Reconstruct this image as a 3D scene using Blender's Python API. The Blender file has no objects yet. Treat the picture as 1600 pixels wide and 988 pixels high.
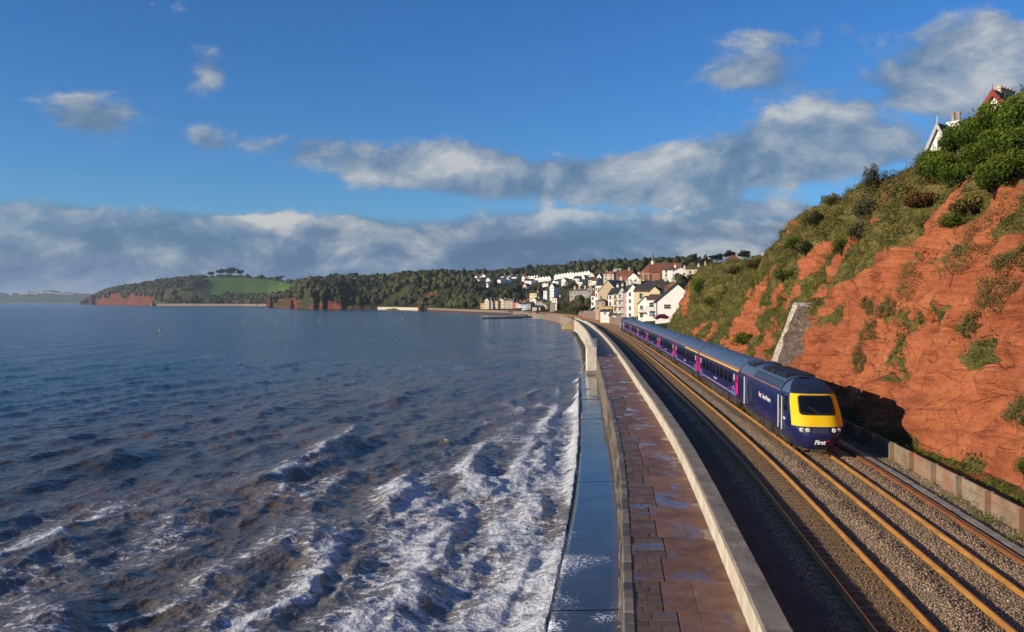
import bpy, math, random
import numpy as np
from mathutils import Vector, Matrix, Euler

# ------------------------------------------------------------------ camera, light, exposure
SC = bpy.context.scene
COL = SC.collection
F_PX, H_CAM, Y_LVL = 1400.0, 8.0, 472.0          # focal length in photo pixels, eye height over the rails, eye-level row
cam_d = bpy.data.cameras.new('camera')
cam_d.sensor_width = 36.0
cam_d.lens = 36.0 * F_PX / 1600.0
cam_d.shift_y = -(494.0 - Y_LVL) / 1600.0
cam_d.clip_start = 0.5
cam_d.clip_end = 60000.0
cam = bpy.data.objects.new('camera', cam_d)
cam.location = (0, 0, H_CAM)
cam.rotation_euler = (math.radians(90), 0, 0)
COL.objects.link(cam)
SC.camera = cam

SUN_EL = math.radians(16.0)
SUN_AZ = math.radians(23.0)                       # light travels mostly to +X, this much towards +Y
LDIR = Vector((math.cos(SUN_AZ) * math.cos(SUN_EL), math.sin(SUN_AZ) * math.cos(SUN_EL), -math.sin(SUN_EL)))
sun_d = bpy.data.lights.new('sun', 'SUN')
sun_d.energy = 5.0
sun_d.angle = math.radians(0.5)
sun_d.color = (1.0, 0.84, 0.63)
sun = bpy.data.objects.new('sun', sun_d)
sun.rotation_euler = LDIR.to_track_quat('-Z', 'Y').to_euler()
sun.location = (-200, -120, 120)
COL.objects.link(sun)

SC.view_settings.view_transform = 'Standard'
SC.view_settings.look = 'None'
SC.view_settings.gamma = 1.0
SC.view_settings.exposure = 0.18
SC.view_settings.use_curve_mapping = False
SC.cycles.use_denoising = True
SC.cycles.max_bounces = 4
SC.cycles.diffuse_bounces = 2
SC.cycles.glossy_bounces = 2
SC.cycles.adaptive_threshold = 0.02
SC.cycles.volume_bounces = 1
SC.cycles.transparent_max_bounces = 8
SC.cycles.sample_clamp_indirect = 4.0
SC.cycles.use_adaptive_sampling = True

# ------------------------------------------------------------------ node expressions
class E:
    """a scalar in a node tree; arithmetic on it adds Math nodes"""
    def __init__(s, nt, v): s.nt, s.v = nt, v
    def _n(s, op, *a):
        n = s.nt.nodes.new('ShaderNodeMath'); n.operation = op
        for i, x in enumerate(a):
            x = x.v if isinstance(x, E) else x
            if isinstance(x, (int, float)): n.inputs[i].default_value = x
            else: s.nt.links.new(x, n.inputs[i])
        return E(s.nt, n.outputs[0])
    def __add__(s, o): return s._n('ADD', s, o)
    __radd__ = __add__
    def __sub__(s, o): return s._n('SUBTRACT', s, o)
    def __rsub__(s, o): return s._n('SUBTRACT', o, s)
    def __mul__(s, o): return s._n('MULTIPLY', s, o)
    __rmul__ = __mul__
    def __truediv__(s, o): return s._n('DIVIDE', s, o)
    def pow(s, o): return s._n('POWER', s, o)
    def exp(s): return s._n('EXPONENT', s)
    def min(s, o): return s._n('MINIMUM', s, o)
    def max(s, o): return s._n('MAXIMUM', s, o)
    def abs(s): return s._n('ABSOLUTE', s)
    def asin(s): return s._n('ARCSINE', s)
    def atan2(s, o): return s._n('ARCTAN2', s, o)
    def fract(s): return s._n('FRACT', s)
    def sin(s): return s._n('SINE', s)
    def ss(s, a, b, lo=0.0, hi=1.0):
        n = s.nt.nodes.new('ShaderNodeMapRange'); n.interpolation_type = 'SMOOTHSTEP'
        s.nt.links.new(s.v, n.inputs[0])
        for i, x in zip((1, 2, 3, 4), (a, b, lo, hi)):
            if isinstance(x, E): s.nt.links.new(x.v, n.inputs[i])
            else: n.inputs[i].default_value = x
        return E(s.nt, n.outputs[0])

class NT:
    """helper round one node tree"""
    def __init__(s, tree):
        s.t = tree; s._pos = None
    def node(s, kind, **kw):
        n = s.t.nodes.new(kind)
        for k, v in kw.items(): setattr(n, k, v)
        return n
    def link(s, a, b):
        a = a.v if isinstance(a, E) else a
        s.t.links.new(a, b)
    def put(s, sock, v):
        if isinstance(v, E): s.link(v.v, sock)
        elif isinstance(v, bpy.types.NodeSocket): s.link(v, sock)
        elif isinstance(v, (tuple, list)) and len(v) == 3 and sock.type == 'RGBA': sock.default_value = (*v, 1)
        else: sock.default_value = v
    def pos(s):
        if s._pos is None: s._pos = s.node('ShaderNodeNewGeometry').outputs['Position']
        return s._pos
    def obj(s): return s.node('ShaderNodeTexCoord').outputs['Object']
    def scale(s, vec, sc, rot=(0, 0, 0)):
        m = s.node('ShaderNodeMapping'); s.link(vec, m.inputs[0])
        m.inputs['Scale'].default_value = sc if isinstance(sc, (tuple, list)) else (sc, sc, sc)
        m.inputs['Rotation'].default_value = rot
        return m.outputs[0]
    def noise(s, vec, scale=1.0, detail=4, rough=0.55, dist=0.0, col=False):
        n = s.node('ShaderNodeTexNoise'); s.link(vec, n.inputs['Vector'])
        n.inputs['Scale'].default_value = scale; n.inputs['Detail'].default_value = detail
        n.inputs['Roughness'].default_value = rough; n.inputs['Distortion'].default_value = dist
        return n.outputs['Color'] if col else E(s.t, n.outputs['Fac'])
    def vor(s, vec, scale=1.0, feat='F1', out='Distance', rand=1.0):
        n = s.node('ShaderNodeTexVoronoi', feature=feat); s.link(vec, n.inputs['Vector'])
        n.inputs['Scale'].default_value = scale; n.inputs['Randomness'].default_value = rand
        return E(s.t, n.outputs[out]) if out == 'Distance' else n.outputs[out]
    def xyz(s, vec):
        n = s.node('ShaderNodeSeparateXYZ'); s.link(vec, n.inputs[0])
        return [E(s.t, o) for o in n.outputs]
    def comb(s, x, y, z):
        n = s.node('ShaderNodeCombineXYZ')
        for i, v in enumerate((x, y, z)): s.put(n.inputs[i], v)
        return n.outputs[0]
    def attr(s, name):
        n = s.node('ShaderNodeAttribute', attribute_name=name); return E(s.t, n.outputs['Fac'])
    def rand(s):
        return E(s.t, s.node('ShaderNodeObjectInfo').outputs['Random'])
    def mix(s, f, a, b, mode='MIX'):
        n = s.node('ShaderNodeMix', data_type='RGBA', blend_type=mode)
        s.put(n.inputs['Factor'], f); s.put(n.inputs['A'], a); s.put(n.inputs['B'], b)
        return n.outputs['Result']
    def ramp(s, f, stops):
        n = s.node('ShaderNodeValToRGB'); s.put(n.inputs[0], f)
        el = n.color_ramp.elements
        while len(el) < len(stops): el.new(0.5)
        for e, (p, c) in zip(el, stops): e.position = p; e.color = (*c, 1)
        return n.outputs[0]
    def bump(s, h, strength=0.5, dist=0.1, normal=None):
        n = s.node('ShaderNodeBump'); s.put(n.inputs['Height'], h)
        n.inputs['Strength'].default_value = strength; n.inputs['Distance'].default_value = dist
        if normal is not None: s.link(normal, n.inputs['Normal'])
        return n.outputs[0]

MATS = {}
def mat(name, fn=None, color=(.5, .5, .5), rough=.7, metal=0.0, spec=None, var=0.0, coat=0.0):
    """a procedural material; fn(N, bsdf) adds nodes; plain ones get a little mottling"""
    if name in MATS: return MATS[name]
    m = bpy.data.materials.new(name); m.use_nodes = True
    N = NT(m.node_tree); b = m.node_tree.nodes['Principled BSDF']
    b.inputs['Base Color'].default_value = (*color, 1)
    b.inputs['Roughness'].default_value = rough; b.inputs['Metallic'].default_value = metal
    if spec is not None: b.inputs['Specular IOR Level'].default_value = spec
    b.inputs['Coat Weight'].default_value = coat
    if fn: fn(N, b)
    elif var:
        o = N.obj(); f = N.noise(o, 1.7, 5, .65)
        c2 = tuple(c * (1 - var) for c in color)
        N.put(b.inputs['Base Color'], N.mix(f.ss(.35, .65), c2, color))
        N.put(b.inputs['Roughness'], f * .2 + (rough - .1))
    MATS[name] = m
    return m

# ------------------------------------------------------------------ world: sky with clouds
def px_dir(x, y):
    az = math.atan((x - 800) / F_PX)
    return az, math.atan((Y_LVL - y) / F_PX * math.cos(az))
W = bpy.data.worlds.new('World'); SC.world = W; W.use_nodes = True
N = NT(W.node_tree); W.node_tree.nodes.clear()
wout = N.node('ShaderNodeOutputWorld'); bg = N.node('ShaderNodeBackground')
bg.inputs['Strength'].default_value = 0.088
sky = N.node('ShaderNodeTexSky', sky_type='NISHITA')
sky.sun_disc = False; sky.sun_elevation = SUN_EL
sky.sun_rotation = math.atan2(-LDIR.x, -LDIR.y)     # compass angle of the sun
sky.air_density = 1.0; sky.dust_density = 0.3; sky.ozone_density = 2.5
hs = N.node('ShaderNodeHueSaturation'); N.link(sky.outputs[0], hs.inputs['Color'])
hs.inputs['Saturation'].default_value = 1.18; hs.inputs['Value'].default_value = 0.92
blue = N.mix(1.0, hs.outputs[0], (.56, .98, 1.50), 'MULTIPLY')
dirv = N.node('ShaderNodeTexCoord').outputs['Generated']
dx, dy, dz = N.xyz(dirv)
az = dx.atan2(dy); el = dz.asin()
def blob(x, y, sx, sy, k):
    a0, e0 = px_dir(x, y)
    u = (az - a0) / (sx / F_PX); v = (el - e0) / (sy / F_PX)
    return ((u * u + v * v) * -1.0).exp() * k
warp = N.scale(dirv, (1.0, 1.0, 1.7))
n1 = N.noise(warp, 7.0, 7, .60, .25)
sunoff = N.node('ShaderNodeVectorMath', operation='ADD'); N.link(warp, sunoff.inputs[0]); sunoff.inputs[1].default_value = (-.02, -.01, .035)
n2 = N.noise(sunoff.outputs[0], 7.0, 7, .60, .25)
nb = N.noise(N.scale(dirv, (1.0, 1.0, 4.0)), 3.0, 3, .5)
shape = None
for b_ in ((145, 185, 80, 44, .29), (330, 110, 46, 48, .22), (325, 220, 40, 30, .20), (470, 228, 110, 36, .22), (700, 262, 190, 50, .37), (940, 288, 150, 38, .32),
           (1110, 265, 150, 42, .30), (1330, 235, 170, 44, .29), (1180, 115, 110, 34, .27), (1250, 50, 140, 26, .20),
           (1490, 85, 110, 55, .28), (1600, 130, 110, 70, .25), (1340, 150, 130, 38, .20), (1120, 340, 60, 35, .28), (1180, 370, 90, 40, .30), (1230, 330, 50, 15, .22),
           (1250, 200, 90, 24, .2)):
    t = blob(*b_); shape = t if shape is None else shape + t
top = nb * 0.05 + (n1 - .5) * .07 + 0.071
bank = el.ss(top - .007, top + .007, 1.0, 0.0)
gaps = nb.ss(.44, .62) * el.ss(.035, .09) * .22 
high = el.ss(.30, .6) * .12
cov = (n1 - .5) * 1.25 + shape * 1.45 - .235 + high
cl = (cov.ss(-.03, .16) * .90).max(bank * (1.0 - gaps))
lit = ((n1 - n2) * 2.2 + .46 + (n1 - .5) * 1.5).min(1.0).max(0.0)
edge = ((el - top + .030) / .028).min(1.0).max(0.0) * (bank)
litb = ((lit - .5) * 1.35 + .16 + edge * .55).min(1.0).max(0.0)
isb = bank.ss(.3, .7)
litf = lit * (1.0 - isb) + litb * isb
ccol = N.ramp(litf, [(0.0, (.95, 1.75, 3.0)), (.35, (1.65, 2.5, 3.7)), (.7, (3.3, 3.9, 4.6)), (1.0, (5.6, 5.7, 5.7))])
low = el.ss(.004, .05)
ccol = N.mix(low, N.mix(.38, ccol, (1.15, 2.3, 4.2)), ccol)
skyc = N.mix(cl * el.ss(-.01, .0), blue, ccol)
N.link(skyc, bg.inputs['Color']); N.link(bg.outputs[0], wout.inputs['Surface'])

# ------------------------------------------------------------------ numpy helpers
rng = np.random.default_rng(7)
random.seed(7)
def _hash(ix, iy, iz, seed):
    h = (ix * 374761393 + iy * 668265263 + iz * 2147483647 + seed * 974711) & 0xffffffff
    h = ((h ^ (h >> 13)) * 1274126177) & 0xffffffff
    h = (h ^ (h >> 16)) & 0xffffffff
    return h / 4294967295.0
def vn(x, y, z=0.0, seed=0):
    x, y, z = np.broadcast_arrays(np.asarray(x, float), np.asarray(y, float), np.asarray(z, float))
    ix, iy, iz = (np.floor(a).astype(np.int64) for a in (x, y, z))
    fx, fy, fz = x - ix, y - iy, z - iz
    fx, fy, fz = (a * a * a * (a * (a * 6 - 15) + 10) for a in (fx, fy, fz))
    def g(dx, dy, dz): return _hash(ix + dx, iy + dy, iz + dz, seed)
    a = g(0,0,0) * (1-fx) + g(1,0,0) * fx; b = g(0,1,0) * (1-fx) + g(1,1,0) * fx
    c = g(0,0,1) * (1-fx) + g(1,0,1) * fx; d = g(0,1,1) * (1-fx) + g(1,1,1) * fx
    return (a * (1-fy) + b * fy) * (1-fz) + (c * (1-fy) + d * fy) * fz
def fbm(x, y, z=0.0, o=4, seed=0, gain=.5):
    s = 0; a = 1.0; t = 0
    for k in range(o):
        s = s + a * vn(x * 2**k, y * 2**k, np.asarray(z) * 2**k, seed + k * 17); t += a; a *= gain
    return s / t
def sst(a, b, x):
    t = np.clip((np.asarray(x, float) - a) / (b - a), 0, 1); return t * t * (3 - 2 * t)

def mesh_np(name, V, F, smooth=False):
    V = np.ascontiguousarray(V, np.float32); F = np.ascontiguousarray(F, np.int32)
    me = bpy.data.meshes.new(name); k = F.shape[1]
    me.vertices.add(len(V)); me.vertices.foreach_set('co', V.ravel())
    me.loops.add(F.size); me.loops.foreach_set('vertex_index', F.ravel())
    me.polygons.add(len(F)); me.polygons.foreach_set('loop_start', np.arange(0, F.size, k, dtype=np.int32))
    me.update(calc_edges=True)
    if smooth: me.polygons.foreach_set('use_smooth', np.ones(len(F), bool))
    return me
def grid_faces(nr, nc, flip=False):
    i = np.arange(nr - 1)[:, None] * nc + np.arange(nc - 1)[None, :]
    q = np.stack([i, i + 1, i + nc + 1, i + nc], -1).reshape(-1, 4)
    return q[:, ::-1] if flip else q
def add_attr(me, name, val):
    a = me.attributes.new(name, 'FLOAT', 'POINT'); a.data.foreach_set('value', np.ascontiguousarray(val, np.float32).ravel())

# ------------------------------------------------------------------ objects
def tag(o, label=None, cat=None, group=None, kind=None):
    if label: o['label'] = label
    if cat: o['category'] = cat
    if group: o['group'] = group
    if kind: o['kind'] = kind
    return o
def obj(name, me, m=None, parent=None, loc=(0, 0, 0), rz=0.0):
    o = bpy.data.objects.new(name, me)
    if m is not None and me is not None and (not me.materials): me.materials.append(m)
    o.location = loc; o.rotation_euler = (0, 0, rz)
    if parent is not None: o.parent = parent
    COL.objects.link(o)
    return o
def empty(name, loc=(0, 0, 0), rz=0.0, label=None, cat=None, group=None):
    o = bpy.data.objects.new(name, None); o.location = loc; o.rotation_euler = (0, 0, rz)
    o.empty_display_size = .3; COL.objects.link(o)
    return tag(o, label, cat, group)
def copy_tree(o, parent=None):
    c = o.copy(); COL.objects.link(c); c.parent = parent
    for ch in list(o.children): copy_tree(ch, c)
    return c

class MB:
    """collects shapes for ONE mesh"""
    def __init__(s): s.v = []; s.f = []
    def add(s, vs, fs):
        b = len(s.v); s.v += [tuple(p) for p in vs]; s.f += [tuple(b + i for i in f) for f in fs]; return s
    def box(s, x0, x1, y0, y1, z0, z1):
        return s.add([(x0,y0,z0),(x1,y0,z0),(x1,y1,z0),(x0,y1,z0),(x0,y0,z1),(x1,y0,z1),(x1,y1,z1),(x0,y1,z1)],
                     [(0,3,2,1),(4,5,6,7),(0,1,5,4),(1,2,6,5),(2,3,7,6),(3,0,4,7)])
    def cbox(s, x0, x1, y0, y1, z0, z1, c=.02):
        """box with chamfered top edges"""
        return s.add([(x0,y0,z0),(x1,y0,z0),(x1,y1,z0),(x0,y1,z0),(x0,y0,z1-c),(x1,y0,z1-c),(x1,y1,z1-c),(x0,y1,z1-c),
                      (x0+c,y0+c,z1),(x1-c,y0+c,z1),(x1-c,y1-c,z1),(x0+c,y1-c,z1)],
                     [(0,3,2,1),(0,1,5,4),(1,2,6,5),(2,3,7,6),(3,0,4,7),(4,5,9,8),(5,6,10,9),(6,7,11,10),(7,4,8,11),(8,9,10,11)])
    def tube(s, p, q, r0, r1=None, n=8, cap=True):
        r1 = r0 if r1 is None else r1
        p, q = Vector(p), Vector(q); d = (q - p).normalized()
        a = d.orthogonal().normalized(); b = d.cross(a)
        vs = [p + (a * math.cos(t) + b * math.sin(t)) * r0 for t in (2*math.pi*i/n for i in range(n))]
        vs += [q + (a * math.cos(t) + b * math.sin(t)) * r1 for t in (2*math.pi*i/n for i in range(n))]
        fs = [(i, (i+1) % n, n + (i+1) % n, n + i) for i in range(n)]
        if cap: fs += [tuple(range(n))[::-1], tuple(range(n, 2*n))]
        return s.add(vs, fs)
    def lathe(s, prof, c=(0, 0, 0), n=16):
        vs = []; fs = []
        for r, z in prof: vs += [(c[0] + r*math.cos(2*math.pi*i/n), c[1] + r*math.sin(2*math.pi*i/n), c[2] + z) for i in range(n)]
        for k in range(len(prof) - 1):
            fs += [(k*n+i, k*n+(i+1) % n, (k+1)*n+(i+1) % n, (k+1)*n+i) for i in range(n)]
        fs += [tuple(range(n))[::-1], tuple(range((len(prof)-1)*n, len(prof)*n))]
        return s.add(vs, fs)
    def prism(s, poly, y0, y1):
        """polygon of (x, z) run along y"""
        n = len(poly)
        vs = [(x, y0, z) for x, z in poly] + [(x, y1, z) for x, z in poly]
        fs = [(i, (i+1) % n, n + (i+1) % n, n + i) for i in range(n)] + [tuple(range(n))[::-1], tuple(range(n, 2*n))]
        return s.add(vs, fs)
    def mesh(s, name, smooth=False):
        me = bpy.data.meshes.new(name); me.from_pydata(s.v, [], s.f); me.update()
        if smooth:
            for p in me.polygons: p.use_smooth = True
        return me
    def build(s, name, m, parent=None, loc=(0, 0, 0), rz=0.0, smooth=False):
        return obj(name, s.mesh(name, smooth), m, parent, loc, rz)

def PX(x, d): return (x - 800.0) / F_PX * d
def PZ(y, d): return H_CAM - (y - Y_LVL) / F_PX * d

# leaf-sized faces spread over given points
def leaf_arrays(P, size, rg, up=.25, aspect=.6, nrm=None):
    n = len(P); size = np.broadcast_to(size, (n,))
    a = rg.normal(size=(n, 3)); a[:, 2] += up
    if nrm is not None: a += nrm * 1.0
    a /= np.linalg.norm(a, axis=1)[:, None]
    b = rg.normal(size=(n, 3)); b -= (b * a).sum(1)[:, None] * a; b /= np.linalg.norm(b, axis=1)[:, None]
    c = np.cross(a, b)
    L = b * size[:, None]; Wd = c * (size * aspect)[:, None]
    V = np.stack([P - L * .5, P + Wd * .5 , P + L * .5, P - Wd * .5], 1).reshape(-1, 3)
    Fq = np.arange(4 * n).reshape(-1, 4)
    return V, Fq
def leaf_obj(name, P, size, tint, m, parent=None, seed=1, up=.25, aspect=.6, nrm=None):
    V, Fq = leaf_arrays(np.asarray(P, float), size, np.random.default_rng(seed), up, aspect, nrm)
    me = mesh_np(name, V, Fq); add_attr(me, 'tint', np.repeat(np.asarray(tint, float), 4))
    return obj(name, me, m, parent)
# ------------------------------------------------------------------ alignments (X as a function of Y, metres)
_ty = np.arange(-80, 1001, 1.0)
_ky = np.array([-80, 0, 10, 21.7, 34, 46, 63.9, 86.3, 109.4, 133, 156, 179, 201, 224, 241, 315, 390, 448, 533, 620, 700, 800, 1000.])
_kx = np.array([.2, 10.25, 11.53, 13.0, 14.52, 15.92, 17.55, 19.35, 21.25, 23.1, 24.85, 26.5, 28.0, 29.45, 30.45, 34.1, 36.5, 37.2, 36.0, 30.0, 20, 4, -34])
_tx = np.interp(_ty, _ky, _kx)
for _ in range(3):
    _p = np.pad(_tx, 4, mode='reflect', reflect_type='odd'); _tx = np.convolve(_p, np.ones(9) / 9, 'valid')
def TC(y): return np.interp(y, _ty, _tx)                       # centre of the far track (the train's)
def WR(y): return TC(y) - 3.4 - np.interp(y, [0, 20, 45, 80, 250, 400, 600], [3.1, 3.22, 3.34, 3.45, 3.65, 3.4, 3.4])   # track side of the parapet
def WL(y): return WR(y) - .57
def SW(y): return WL(y) - 3.06                                 # seaward edge of the walkway
def AL(y): return SW(y) - 2.35 - .12 * np.sin(np.asarray(y) * .045 + 1.0)      # seaward edge of the apron
def head(y): return math.atan(float((TC(y + 1) - TC(y - 1)) / 2))
Z_SEA, Z_APR, Z_WALK, Z_PAR = -3.3, -2.6, -.05, .85

# ------------------------------------------------------------------ materials of the setting
def m_sea(N, b):
    p = N.pos(); foam = N.attr('foam'); shal = N.attr('silt')
    w = N.noise(p, .8, 3, .5, 0, True)
    add = N.node('ShaderNodeVectorMath', operation='MULTIPLY_ADD'); N.link(w, add.inputs[0]); add.inputs[1].default_value = (1.3, 1.3, 0); N.link(p, add.inputs[2])
    q = add.outputs[0]
    nA = N.noise(N.scale(q, (.7, 1.15, .3)), .9, 4, .6); nB = N.noise(N.scale(q, (.65, 1.2, .3)), 2.6, 4, .65); g1 = N.noise(N.scale(q, (.6, 1.25, 1)), 1.5, 6, .72, .3); g2 = N.noise(p, 9, 3, .75)
    rA = ((nA - .5).abs() * -9.0 + 1.0).max(0.0); rB = ((nB - .5).abs() * -8.0 + 1.0).max(0.0)
    pat = rA * .24 + rB * .20 + g1 * .70 + (g2 - .5) * .30
    thr = foam * -1.0 + 1.02
    fm = pat.ss(thr - .05, thr + .15) * foam.ss(.03, .12)
    deep = N.mix(shal, (.012, .046, .058), (.135, .092, .050))
    g3 = N.noise(p, .06, 4, .6); g4 = N.noise(N.scale(p, (.05, .16, 1)), 1.0, 4, .6); deep = N.mix(g4.ss(.48, .66) * .7, N.mix(g3.ss(.4, .62) * .5, deep, (.03, .04, .034)), (.075, .062, .034))
    deep = N.mix((foam - .12).max(0.0).min(.5) * (nA * .8 + .35), deep, (.40, .40, .40))
    white = N.mix(g2.ss(.3, .7), (.42, .48, .54), (.86, .86, .85))
    N.put(b.inputs['Base Color'], N.mix(fm * (g1 * 1.1 + g2 * .5 - .05).min(1.0).max(.4), deep, white))
    N.put(b.inputs['Roughness'], fm * .5 + .14)
    b.inputs['IOR'].default_value = 1.33
    N.put(b.inputs['Specular IOR Level'], fm * -.3 + .5)
    a = N.noise(N.scale(p, (1, 1.25, 1), (0, 0, .3)), .75, 3, .55); c = N.noise(N.scale(p, (1, .8, 1), (0, 0, -.2)), 2.6, 4, .6)
    big = N.noise(N.scale(p, (.9, .5, 1), (0, 0, -.12)), .22, 2, .5)
    x, y, z = N.xyz(p)
    far = y.ss(60, 500)
    hgt = a * .36 + c * .11 + big * far * 2.1 + (g1 * .22 + c * .10) * foam.min(1.0)
    N.put(b.inputs['Normal'], N.bump(hgt, 1.0, .9))
MS = mat('sea_water', m_sea)

def m_rock(N, b):
    p = N.pos(); veg = N.attr('veg')
    s = N.noise(N.scale(p, (.22, .22, 2.0), (.14, 0, 0)), 1.0, 6, .66, .5)
    bl = N.noise(p, .45, 6, .7); fine = N.noise(p, 3.2, 6, .72)
    vor = N.vor(N.scale(p, (.6, .5, 1.0), (.2, 0, 0)), .55, 'DISTANCE_TO_EDGE')
    red = N.ramp(s * .45 + bl * .35 + fine * .2, [(.32, (.11, .028, .013)), (.42, (.29, .078, .032)), (.52, (.44, .132, .052)), (.62, (.52, .185, .080)), (.74, (.64, .31, .18))])
    pale = N.noise(p, .23, 6, .7)
    red = N.mix(pale.ss(.58, .72) * .35, red, (.56, .29, .18))
    red = N.mix(N.noise(p, 1.1, 6, .7).ss(.60, .70) * .5, red, (.13, .036, .018))
    red = N.mix(.14, red, (.30, .15, .095))
    dmp = N.noise(N.scale(p, (.35, .35, .12)), .55, 5, .65); red = N.mix(dmp.ss(.50, .68) * .55, red, (.20, .058, .028))
    gn = N.noise(p, .7, 8, .7); g = N.ramp(gn, [(.30, (.030, .036, .010)), (.5, (.105, .098, .026)), (.62, (.18, .145, .052)), (.75, (.13, .15, .032))])
    f = (veg + (fine - .5) * .9 + (bl - .5) * .5).ss(.42, .58)
    N.put(b.inputs['Base Color'], N.mix(f, red, g))
    b.inputs['Roughness'].default_value = .95; b.inputs['Specular IOR Level'].default_value = .15
    crack = vor.ss(0, .035)
    h = s * .65 + bl * .9 + fine * .28 + crack * .14
    N.put(b.inputs['Normal'], N.bump(h, .95, .6))
MR = mat('red_sandstone', m_rock)

def m_leaf(dark, mid, light):
    def fn(N, b):
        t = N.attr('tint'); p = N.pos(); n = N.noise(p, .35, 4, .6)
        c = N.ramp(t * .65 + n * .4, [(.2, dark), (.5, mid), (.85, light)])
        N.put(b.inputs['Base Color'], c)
        b.inputs['Roughness'].default_value = .7; b.inputs['Specular IOR Level'].default_value = .2
        tr = N.node('ShaderNodeBsdfTranslucent'); N.link(c, tr.inputs['Color'])
        mx = N.node('ShaderNodeMixShader'); mx.inputs[0].default_value = .22
        out = [n_ for n_ in N.t.nodes if n_.type == 'OUTPUT_MATERIAL'][0]
        N.link(b.outputs[0], mx.inputs[1]); N.link(tr.outputs[0], mx.inputs[2]); N.link(mx.outputs[0], out.inputs['Surface'])
    return fn
ML_SCRUB = mat('scrub_leaves', m_leaf((.032, .040, .009), (.11, .105, .024), (.23, .18, .055)))
ML_GREEN = mat('bright_leaves', m_leaf((.028, .050, .006), (.085, .125, .012), (.17, .20, .02)))
ML_HEDGE = mat('feathery_leaves', m_leaf((.022, .045, .004), (.075, .125, .010), (.15, .20, .018)))
ML_GREY = mat('grey_green_leaves', m_leaf((.03, .036, .018), (.075, .082, .04), (.14, .14, .085)))
ML_DARK = mat('dark_leaves', m_leaf((.009, .016, .006), (.024, .038, .011), (.055, .070, .020)))
ML_WOOD = mat('wood_leaves', m_leaf((.017, .025, .008), (.052, .062, .017), (.115, .112, .030)))
ML_TUFT = mat('dry_tufts', m_leaf((.05, .05, .015), (.11, .10, .03), (.20, .16, .055)))
ML_RUST = mat('autumn_leaves', m_leaf((.05, .025, .008), (.12, .06, .018), (.22, .11, .03)))
M_BARK = mat('bark', color=(.06, .045, .03), rough=.95, var=.4)

def m_ballast(N, b):
    p = N.pos(); a = N.attr('rust')
    c = N.vor(p, 15, out='Color'); cx, cy, cz = N.xyz(c)
    base = N.ramp(cx, [(0, (.14, .098, .060)), (.5, (.30, .205, .118)), (.8, (.41, .30, .185)), (1, (.56, .45, .31))])
    rus = N.mix(N.noise(p, .8, 5, .6).ss(.3, .7), (.13, .070, .022), (.20, .11, .035))
    N.put(b.inputs['Base Color'], N.mix((a + (cy - .5) * .35).max(0).min(.9), base, rus)); b.inputs['Roughness'].default_value = .95
    old = b.inputs['Base Color'].links[0].from_socket; N.put(b.inputs['Base Color'], N.mix(N.attr('wall_shade') * .8, N.mix(N.noise(N.scale(p, (1, .3, 1)), .7, 4, .6).ss(.5, .7) * .45, old, (.07, .05, .035)), (.050, .042, .036)))  # bed colour darkened beside the parapet so the wall's shadow looks blacker
    h = N.vor(p, 15); N.put(b.inputs['Normal'], N.bump(h * -1.0 + N.noise(p, 2, 4) * .8, 1.0, .06))
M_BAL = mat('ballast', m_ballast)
def m_stone(N, b):
    r = N.attr('tint'); a = N.attr('rust'); p = N.pos()
    base = N.ramp(r, [(0, (.13, .090, .056)), (.45, (.30, .205, .118)), (.8, (.42, .31, .195)), (1, (.62, .52, .39))])
    N.put(b.inputs['Base Color'], N.mix((a + (r - .5) * .3).max(0).min(.85), base, (.17, .092, .03))); b.inputs['Roughness'].default_value = .95
    old = b.inputs['Base Color'].links[0].from_socket; N.put(b.inputs['Base Color'], N.mix(N.noise(N.scale(p, (1, .3, 1)), .7, 4, .6).ss(.5, .7) * .4, old, (.07, .05, .035)))
M_STONE = mat('ballast_stones', m_stone)
def m_rail(N, b):
    n = N.noise(N.scale(N.pos(), (3, .4, 3)), 2, 6, .7)
    N.put(b.inputs['Base Color'], N.ramp(n, [(.3, (.20, .085, .016)), (.55, (.37, .175, .03)), (.75, (.50, .27, .06))])); b.inputs['Roughness'].default_value = .85
M_RAIL = mat('rusty_rail', m_rail)
def m_oldrail(N, b):
    n = N.noise(N.scale(N.pos(), (3, .4, 3)), 2, 6, .7)
    N.put(b.inputs['Base Color'], N.ramp(n, [(.3, (.10, .035, .012)), (.55, (.22, .08, .022)), (.75, (.34, .14, .04))])); b.inputs['Roughness'].default_value = .9
M_OLDRAIL = mat('old_rail', m_oldrail)
M_STEEL = mat('running_band', color=(.42, .38, .33), rough=.32, metal=.9, var=.2)
def m_sleeper(N, b):
    p = N.pos(); n = N.noise(N.scale(p, (.6, 6, 6)), 2.4, 6, .7); r = N.rand()
    N.put(b.inputs['Base Color'], N.mix(r * .6, N.ramp(n, [(.3, (.12, .075, .032)), (.6, (.23, .155, .075)), (.8, (.32, .24, .14))]), (.15, .085, .03))); b.inputs['Roughness'].default_value = .9
    N.put(b.inputs['Normal'], N.bump(n, .4, .02))
M_SLEEP = mat('sleeper_concrete', m_sleeper)

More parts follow.
